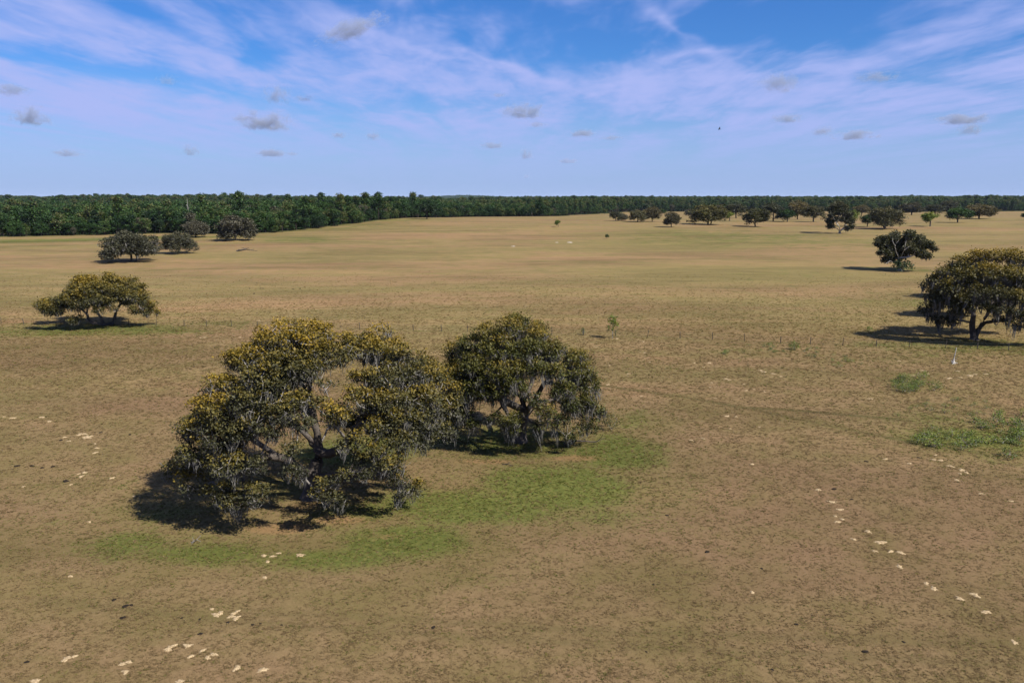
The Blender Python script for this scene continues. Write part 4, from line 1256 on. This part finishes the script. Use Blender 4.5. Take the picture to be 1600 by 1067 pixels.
def build_dung():
    rng = np.random.default_rng(4)
    for lab, L in DUNGS:
        items = []
        for px, py, w in L:
            b = at(px, py); s = w * depth_of(b) / FPX
            o = link('dung_pat', DUNG[rng.integers(0, 3)], None, b)
            o.rotation_euler = (0, 0, rng.uniform(0, 6)); o.scale = (s, s * 1.2, s * .8)
            tag(o, lab, 'dung', lab.replace('dung pat', 'dung pats'))
            items.append((o, px, py, w))
        single_out(items, 'dark dung pat', lab[14:])
build_dung()

# ------------------------------------------------------------------ dead wood
def branch_object(name, base, chains, r, mat, label, cat, seed=0, thin=0.02):
    rng = np.random.default_rng(seed)
    base = np.asarray(base, float)
    S = Skeleton(rng)
    S.chain(chains[0], -1, step=.3, jit=.015)
    for c in chains[1:]:
        S.chain(c[1:], S.near(np.asarray(c[0], float)), step=.3, jit=.02)
    rad = S.radii(r, tip=thin)
    V, F, TR = tubes(S, rad)
    return tag(link(name, mesh_np(name, V, F, mat, dict(thin=TR * 0), smooth=True), None, base), label, cat)
b = at(1490, 568)
branch_object('dead_stump', b, [[(0, 0, -.1), (-.02, 0, .5), (.05, 0, 1.2), (.12, 0, 1.7), (.2, .05, 2.35)], [(-.02, 0, .4), (.25, -.1, .6), (.35, -.15, .9)], [(0, 0, .1), (-.35, -.1, .25), (-.5, -.1, .55)], [(0, 0, .05), (.3, .15, .12), (.6, .1, .02)], [(0, 0, .05), (-.2, -.3, .1), (-.5, -.5, .0)]],
              .26, M_BLEACH, 'bleached white dead stump standing just in front of the fence', 'stump', 1, .06)
b = at(305, 848)
branch_object('fallen_branch', b, [[(-.3, 0, .03), (-.1, 0, .12), (.1, .1, .18), (.35, .1, .06)], [(.0, .05, .15), (.1, -.2, .3), (.2, -.3, .4)], [(-.1, 0, .12), (-.25, .2, .35)], [(.1, .1, .18), (.3, .3, .4)], [(-.1, 0, .12), (-.15, -.3, .03)]],
              .035, M_DEAD, 'small grey fallen branch on the grass left in front of the golden oak', 'branch', 2, .02)
b = at(900, 694)
branch_object('fallen_log', b, [[(-1.2, -.2, .1), (-.3, 0, .35), (.8, .1, .30), (2.0, 0, .25), (2.9, .3, .6)], [(.8, .1, .3), (1.2, .5, .7), (1.5, .8, 1.0)], [(2.0, 0, .25), (2.4, -.3, .7), (2.6, -.4, 1.1)], [(-.3, 0, .35), (-.6, .3, .9), (-.9, .5, 1.3)]],
              .18, M_BARK, 'fallen grey limb lying under the right side of the mossy green oak', 'log', 3, .03)
b = at(793, 727)
branch_object('fallen_branch', b, [[(-.5, .2, .05), (0, 0, .12), (.45, -.3, .06)], [(0, 0, .1), (.2, .25, .25)]], .07, M_BARKD, 'short dark stick lying in the grass in front of the mossy green oak', 'branch', 4, .03)
b = at(384, 393)
branch_object('brush_pile', b, [[(-4, 0, .2), (-2, .3, .6), (0, 0, .9), (2, -.3, .6), (5, 0, .2)], [(0, 0, .8), (-1, .6, 1.5), (-2, 1, 1.6)], [(0, 0, .8), (1.2, -.5, 1.5), (2, -1, 1.2)], [(2, -.3, .6), (3.5, .5, .9)], [(-2, .3, .6), (-3, -.5, .9)], [(0, 0, .9), (.2, .2, 1.8)]],
              .35, M_BARK, 'grey pile of fallen branches in the left pasture below the wood', 'brush pile', 5, .1)
for k, (px, py, w, lab) in enumerate([(890, 379, 10, 'white limestone slab, right one of two in the middle pasture'), (802, 385, 7, 'white limestone slab, left one of two in the middle pasture'), (870, 379, 6, 'small white stone left of the right limestone slab')]):
    b = at(px, py)
    s = w * depth_of(b) / FPX
    o = link('limestone_rock', lump_mesh('limestone_rock', 40 + k, M_STONE, .3), None, b)
    o.scale = (s, s * .9, s * .22)
    tag(o, lab, 'rock')
for k, (px, py, h, lab) in enumerate([(270, 345, 29, 'bare dead pole trunk rising from the left wood, left of two'), (300, 348, 34, 'bare dead pole trunk rising from the left wood, right of two')]):
    az = (px - 800) / FPX
    Y = 560.0
    b = np.array([az * Y * 1.0, Y, float(H(az * Y, Y))])
    branch_object('dead_snag', b, [[(0, 0, -.2), (.1, 0, 8), (0.2, 0, 14), (.1, 0, 18.0 + k * 2)], [(.15, 0, 13), (1.2, 0, 14.5)], [(.1, 0, 15), (-1.0, .3, 16.2)]], .25, M_BLEACH, lab, 'dead tree', 6 + k, .1)

# ------------------------------------------------------------------ shrubs, weeds, saplings
def bush_meshes(name, seed, h, w, stems, mat, leaf, per, spread=.12):
    rng = np.random.default_rng(seed)
    S = Skeleton(rng)
    S.chain([(0, 0, -.05), (0, 0, h * .1)], -1, step=.1, jit=.005)
    pts = []
    for k in range(stems):
        a = rng.uniform(0, 6.28); r = w / 2 * math.sqrt(rng.random())
        z = h * rng.uniform(.35, 1.0) * (1 - .4 * (r / (w / 2)) ** 2)
        pts.append((math.cos(a) * r, math.sin(a) * r, z))
    pts = np.array(pts)
    tips = S.grow(pts, step=max(.15, h * .12), up=.05, k=.3)
    rad = S.radii(.02 + .012 * h, tip=.005)
    TV, TF, TR = tubes(S, rad, sides=(3, 3, 4))
    pos = np.repeat(S.P[tips], per, 0) + rng.normal(0, spread, (len(tips) * per, 3))
    pos[:, 2] = np.maximum(pos[:, 2], .05)
    LV, LF = cards(rng, pos, leaf, leaf * .55)
    t = np.repeat(rng.uniform(.2, .8, len(tips)), per) + rng.normal(0, .12, len(pos))
    return mesh_np(name + '_stem', TV, TF, M_BARK, dict(thin=TR)), mesh_np(name + '_foliage', LV, LF, mat, dict(tint=np.repeat(np.clip(t, 0, 1), 4)))

def bush(name, meshes, loc, s, rz, label, cat, group=None):
    r = empty(name, loc, rz)
    r.scale = tuple(float(v) for v in (s if hasattr(s, '__len__') else (s, s, s)))
    tag(r, label, cat, group)
    link('stem', meshes[0], r); link('foliage', meshes[1], r)
    return r

W_LIME = [bush_meshes('weed_lime%d' % k, 300 + k, .9, 1.3, 24, M_LIME, .11, 8, .12) for k in range(3)]
W_GREEN = [bush_meshes('weed_green%d' % k, 310 + k, .7, 1.3, 20, M_WEED, .12, 7, .13) for k in range(3)]
def scatter_bushes():
    rng = np.random.default_rng(15)
    def patch(name, meshes, pts, label, group, s0, s1):
        items = []
        for (px, py) in pts:
            b = at(px, py)
            s = rng.uniform(s0, s1)
            o = bush(name, meshes[rng.integers(0, len(meshes))], b, (s * rng.uniform(.8, 1.3), s * rng.uniform(.8, 1.3), s), rng.uniform(0, 6.28), label, 'weed', group)
            items.append((o, px, py, s))
        k = label.index(' weed') + 5
        single_out(items, label[:k], label[k + 1:])
    def cloud(poly, n):
        out = []
        while len(out) < n:
            x0, y0, x1, y1 = poly[rng.integers(0, len(poly))]
            out.append((rng.uniform(x0, x1), rng.uniform(y0, y1)))
        return out
    patch('leafy_weed', W_LIME, cloud([(1393, 588, 1470, 612), (1400, 592, 1440, 616)], 26), 'yellow-green leafy weed in the bright round patch below the bleached stump', 'bright weeds below the stump', .6, 1.25)
    patch('leafy_weed', W_GREEN, cloud([(1400, 620, 1545, 652)], 22), 'straggly green weed in the thin belt between the weed patches', 'straggly weeds at right', .35, .75)
    patch('leafy_weed', W_GREEN + W_LIME[:1], cloud([(1440, 662, 1600, 700), (1500, 655, 1605, 715), (1560, 640, 1605, 700), (1420, 680, 1520, 700)], 60), 'green leafy weed in the thick patch at the right edge', 'thick weeds at the right edge', .6, 1.4)
    patch('leafy_weed', W_GREEN, cloud([(1130, 538, 1195, 560), (1150, 534, 1250, 552), (1200, 545, 1280, 560), (1290, 555, 1345, 575)], 34), 'small dark green weed along the fence right of centre', 'weeds along the fence', .35, .9)
scatter_bushes()
bush('leafy_shrub', bush_meshes('fence_shrub', 330, 1.5, 1.6, 30, M_WEED, .17, 12, .16), at(1241, 546), 1.0, 0, 'largest dark green shrub growing on the fence line right of centre', 'shrub')
bush('leafy_shrub', bush_meshes('grey_shrub', 331, 1.8, 2.2, 40, M_OAK2, .16, 12, .16), at(955, 671), 1.0, 0, 'low grey-green shrub at the right foot of the mossy green oak', 'shrub')
bush('leafy_shrub', bush_meshes('log_shrub', 332, 1.8, 1.6, 36, M_WEED, .16, 12, .15), at(888, 697), 1.0, 0, 'green shrub growing up through the fallen limb', 'shrub')
bush('leafy_shrub', bush_meshes('oak_shrub', 333, 4.2, 6.0, 60, M_FOREST, .5, 14, .5), at(1403, 424) + np.array([0, -3, 0]), 1.0, 0, 'green shrub at the foot of the white-limbed dark oak', 'shrub')
bush('leafy_shrub', bush_meshes('shadow_shrub', 334, .8, 1.0, 16, M_WEED, .16, 9, .12), at(1358, 517), 1.0, 0, 'small dark shrub at the tip of the long oak shadow', 'shrub')

def sapling(px, py, ytop, w_px, seed, label):
    b = at(px, py); dep = depth_of(b)
    h = (py - ytop) * dep / FPX; w = w_px * dep / FPX
    rng = np.random.default_rng(seed)
    S = Skeleton(rng)
    S.chain([(0, 0, -.1), (-.05, 0, h * .35), (.06, 0, h * .6), (0, 0, h * .92)], -1, step=.25, jit=.01)
    n = 60
    v = unit(rng.normal(0, 1, (n, 3))) * rng.uniform(.3, 1, (n, 1))
    pts = np.stack([v[:, 0] * w / 2, v[:, 1] * w / 2, h * .66 + v[:, 2] * h * .33], 1)
    low = rng.random(n) < .15
    pts[low, 2] = h * rng.uniform(.2, .45, low.sum())
    tips = S.grow(pts, step=.25, skip=3)
    rad = S.radii(.055, tip=.008)
    TV, TF, TR = tubes(S, rad, sides=(3, 4, 5))
    per = 8
    pos = np.repeat(S.P[tips], per, 0) + rng.normal(0, min(.14, h * .035), (n * per, 3))
    LV, LF = cards(rng, pos, min(.26, h * .065), min(.17, h * .042))
    r = empty('sapling_tree', b); tag(r, label, 'tree')
    link('trunk', mesh_np('sapling_trunk', TV, TF, M_BARK, dict(thin=TR), smooth=True), r)
    link('crown', mesh_np('sapling_crown', LV, LF, M_LIME, dict(tint=np.repeat(np.clip(np.repeat(rng.uniform(.2, .8, n), per), 0, 1), 4))), r)
sapling(957, 529, 487, 22, 5, 'slender light green sapling standing at the fence right of the mossy oak')
sapling(911, 523, 511, 7, 6, 'very small green sapling at the fence close to the mossy oak')

# ------------------------------------------------------------------ grass tufts
def tuft_mesh(seed, mat):
    rng = np.random.default_rng(seed)
    V, F = [], []
    n = 9
    for k in range(n):
        a = rng.uniform(0, 6.28); r = rng.uniform(0, .06)
        base = np.array([math.cos(a) * r, math.sin(a) * r, -.01])
        h = rng.uniform(.05, .12)
        lean = rng.normal(0, .07, 3); lean[2] = 0
        s = np.array([-math.sin(a), math.cos(a), 0]) * .016
        i = len(V)
        V += [base - s, base + s, base + lean * .5 + np.array([0, 0, h * .6]) + s * .7, base + lean * 1.3 + np.array([0, 0, h])]
        F += [[i, i + 1, i + 2, i + 3]]
    return mesh_np('grass_tuft', np.array(V), np.array(F), mat)
def grass_material():
    m, nt, out = new_mat('grass_blade')
    g = attr(nt, 'green', 'INSTANCER'); f = attr(nt, 'far', 'INSTANCER'); rn = attr(nt, 'shade', 'INSTANCER')
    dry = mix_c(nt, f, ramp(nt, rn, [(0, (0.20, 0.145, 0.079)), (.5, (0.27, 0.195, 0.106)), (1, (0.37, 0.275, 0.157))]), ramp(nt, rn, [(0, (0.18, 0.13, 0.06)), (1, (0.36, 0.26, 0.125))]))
    grn = ramp(nt, rn, [(0, (0.072, 0.112, 0.02)), (.6, (0.135, 0.168, 0.03)), (1, (0.23, 0.22, 0.05))])
    c = mix_c(nt, 1.0, mix_c(nt, g, dry, grn), (0.67, 0.645, 0.57), 'MULTIPLY')
    b = principled(nt, out, c, .8, .1)
    tr = N(nt, 'ShaderNodeBsdfTranslucent'); plug(nt, c, tr.inputs[0])
    mx = N(nt, 'ShaderNodeMixShader'); mx.inputs[0].default_value = .42
    plug(nt, b.outputs[0], mx.inputs[1]); plug(nt, tr.outputs[0], mx.inputs[2]); plug(nt, mx.outputs[0], out.inputs[0])
    return m
def build_grass():
    rng = np.random.default_rng(21)
    n = 360000
    # even cover near the camera, thinning with distance
    u = rng.random(n)
    y = 32 * (280 / 32) ** u
    x = rng.uniform(-.74, .74, n) * y
    blob = blobs(GREENW, x, y)
    pn = .5 + .5 * np.sin(x * .9 + 3 * np.sin(y * .5)) * np.sin(y * 1.1 + 2 * np.sin(x * .43))
    keep = (rng.random(n) < .55 + .45 * pn) & (rng.random(n) > ss(120, 280, y))
    x, y, blob = x[keep], y[keep], blob[keep]
    n = len(x)
    green = (rng.random(n) < np.clip(blob * .95 - .05, 0, 1) + .09).astype(float) * rng.uniform(.6, 1, n)
    far = 0.35 * ss(-1.0, 3.0, y - fence_y(x)) + 0.65 * ss(45, 150, y)  # as on the ground: paddock step plus painted view-angle darkening nearby
    P = np.stack([x, y, H(x, y)], 1)
    s = rng.uniform(.5, 1.15, n) * np.clip(y / 60, .8, 2.0)
    size = np.stack([s * 1.2, s * 1.2, s * rng.uniform(.35, .8, n) * np.where(blob > .4, 1.3, 1.0)], 1)
    mat = grass_material()
    protos = [bpy.data.objects.new('tuft_%d' % k, tuft_mesh(500 + k, mat)) for k in range(4)]
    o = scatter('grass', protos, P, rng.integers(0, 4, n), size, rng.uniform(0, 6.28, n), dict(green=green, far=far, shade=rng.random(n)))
    tag(o, 'short dry pasture grass, green around the oaks', 'grass', kind='stuff')
build_grass()

# ------------------------------------------------------------------ small low clouds (real air: volumes at about 900 m)
def cloud_material():
    m, nt, out = new_mat('cloud_vapour')
    tc = N(nt, 'ShaderNodeTexCoord')
    oi = N(nt, 'ShaderNodeObjectInfo')
    P = tc.outputs['Object']
    w = math_n(nt, 'MULTIPLY', oi.outputs['Random'], 40.0)
    mp = N(nt, 'ShaderNodeMapping'); mp.inputs['Scale'].default_value = (1.6, 1.2, .9); plug(nt, P, mp.inputs[0])
    nz = noise(nt, mp.outputs[0], 2.1, 6, .68, .5, '4D', w).outputs['Fac']
    ln = N(nt, 'ShaderNodeVectorMath', operation='LENGTH'); plug(nt, P, ln.inputs[0])
    d = math_n(nt, 'ADD', math_n(nt, 'SUBTRACT', 1.0, ln.outputs['Value']), math_n(nt, 'MULTIPLY', math_n(nt, 'SUBTRACT', nz, .58), 3.6))
    sep = N(nt, 'ShaderNodeSeparateXYZ'); plug(nt, P, sep.inputs[0])
    base = maprange(nt, sep.outputs[2], -.62, -.35, 0, 1, True)
    edge = maprange(nt, ln.outputs['Value'], .98, .80, 0, 1, True)
    d = math_n(nt, 'MULTIPLY', math_n(nt, 'MULTIPLY', maprange(nt, d, .08, .55, 0, 1, True), base), edge)
    v = N(nt, 'ShaderNodeVolumePrincipled')
    v.inputs['Color'].default_value = (.46, .52, .66, 1)  # grey albedo stands in for shade from the cirrus above
    v.inputs['Anisotropy'].default_value = 0.0
    plug(nt, math_n(nt, 'MULTIPLY', d, 0.0068), v.inputs['Density'])
    plug(nt, v.outputs[0], out.inputs['Volume'])
    return m
def build_clouds():
    import bmesh
    bm = bmesh.new()
    bmesh.ops.create_icosphere(bm, subdivisions=3, radius=1.0)
    me = bpy.data.meshes.new('cloud_body'); bm.to_mesh(me); bm.free()
    me.materials.append(cloud_material())
    L = [(433, 150, 44, 26, 'knobbly grey cloud upper one of the stacked pair left of centre'), (475, 155, 34, 9, 'thin tail cloud right of the knobbly grey cloud'), (412, 192, 88, 27, 'long grey cloud lower one of the stacked pair left of centre'),
         (818, 175, 74, 23, 'flat grey cloud just right of the picture centre'), (838, 195, 36, 9, 'small flat cloud under the central grey cloud'), (1216, 132, 68, 28, 'two-humped grey cloud at right, the highest on that side'),
         (50, 184, 54, 24, 'grey cloud low at the far left'), (16, 142, 52, 16, 'dark ragged cloud cut by the left edge'), (550, 46, 112, 42, 'faint grey diagonal cloud near the top left of centre'), (530, 212, 28, 10, 'tiny cloud left of two under the middle left sky'),
         (582, 214, 28, 13, 'tiny cloud right of two under the middle left sky'), (297, 236, 28, 16, 'small pale cloud low above the left wood'), (424, 240, 50, 12, 'thin flat cloud low below the stacked pair'), (456, 241, 22, 6, 'wisp at the right end of the thin low flat cloud'), (911, 209, 48, 12, 'thin cloud right of the central grey cloud'),
         (955, 216, 38, 7, 'thin wisp right of the thin cloud'), (1229, 186, 52, 14, 'soft cloud below the two-humped cloud'), (1285, 206, 38, 12, 'left small cloud of the low pair at right'), (1336, 212, 66, 13, 'right longer cloud of the low pair at right'), (1505, 187, 76, 14, 'long thin cloud at the far right'),
         (1515, 203, 34, 17, 'small bright cloud below the long thin cloud at far right'), (1372, 121, 66, 14, 'faint smudge of cloud high at right'), (262, 126, 34, 14, 'faint smudge of cloud in the blue gap at left'), (780, 149, 32, 7, 'wisp above the central grey cloud'), (822, 242, 26, 17, 'small faint cloud low below the central grey cloud'),
         (888, 252, 38, 8, 'very low thin cloud right of centre'), (770, 228, 42, 10, 'faint low wisp left of the small faint cloud'), (823, 276, 14, 7, 'tiny white puff nearest the horizon'), (106, 240, 44, 10, 'faint low cloud at left')]
    rng = random.Random(2)
    for k, (px, py, w, h, lab) in enumerate(L):
        d = px_dir(px, py)
        alt = 950.0 if py < 225 else 750.0
        if py < 60: alt = 1500
        t = min((alt - CAM_H) / d[2], 19000)
        p = CAMP + d * t
        m = t / FPX
        o = link('cumulus_cloud', me, None, p)
        o.scale = (w * m * .62, w * m * .5, h * m * .80)
        if py < 60: o.scale = (w * m * .62, w * m * .5, h * m * .45); o.rotation_euler = (0, R(-22), 0)
        tag(o, lab, 'cloud', 'small low clouds')
build_clouds()

# ------------------------------------------------------------------ soaring bird
def build_bird():
    d = px_dir(1124, 202)
    p = CAMP + d * 260
    S = Skeleton(np.random.default_rng(1))
    V, F = [], []
    # body: lofted rings, wings: thick tapered plates, fanned tail, all one mesh
    k = 8
    a = np.arange(k) * 2 * math.pi / k
    prof = [(-.36, .02, 0), (-.25, .06, 0), (-.05, .10, -.01), (.12, .09, 0), (.22, .05, .02), (.29, .045, .03), (.35, .02, .02)]
    for y, r, z in prof:
        for t in a: V.append((math.cos(t) * r, y, z + math.sin(t) * r * .85))
    for q in range(len(prof) - 1):
        for j in range(k): F.append([q * k + j, q * k + (j + 1) % k, (q + 1) * k + (j + 1) % k, (q + 1) * k + j])
    def plate(top, th=.012):
        i = len(V); n = len(top)
        for v in top: V.append((v[0], v[1], v[2] + th))
        for v in top: V.append((v[0], v[1], v[2] - th))
        for q in range(n // 2 - 1):
            u = [q, q + 1, n - 2 - q, n - 1 - q]
            F.append([i + z for z in u]); F.append([i + n + z for z in u[::-1]])
        for q in range(n):
            F.append([i + q, i + (q + 1) % n, i + n + (q + 1) % n, i + n + q])
    for s in (-1, 1):
        plate([(s * .05, .14, .03), (s * .40, .20, .14), (s * .80, .10, .22), (s * .88, -.02, .24), (s * .42, -.12, .12), (s * .05, -.14, .02)])
    plate([(-.04, -.28, 0), (.04, -.28, 0), (.13, -.55, .01), (-.13, -.55, .01)])
    o = link('soaring_bird', mesh_np('soaring_bird', np.array(V), np.array(F), M_BIRD), None, p)
    o.rotation_euler = (R(10), R(-35), R(60))
    tag(o, 'tiny dark bird soaring low in the sky right of centre', 'bird')
build_bird()

# ------------------------------------------------------------------ thin bluish air
def build_haze():
    m, nt, out = new_mat('haze_air')
    v = N(nt, 'ShaderNodeVolumePrincipled')
    v.inputs['Color'].default_value = (.66, .80, 1.0, 1)
    v.inputs['Density'].default_value = 0.000016
    v.inputs['Anisotropy'].default_value = 0.0
    plug(nt, v.outputs[0], out.inputs['Volume'])
    x0, x1, y0, y1, z0, z1 = -13500, 13500, -900, 15500, -12, 75
    V = np.array([(x, y, z) for z in (z0, z1) for y in (y0, y1) for x in (x0, x1)], float)
    F = np.array([[0, 2, 3, 1], [4, 5, 7, 6], [0, 1, 5, 4], [2, 6, 7, 3], [0, 4, 6, 2], [1, 3, 7, 5]])
    tag(link('haze', mesh_np('haze', V, F, m)), 'thin bluish haze over the far wood', 'haze', kind='stuff')
build_haze()
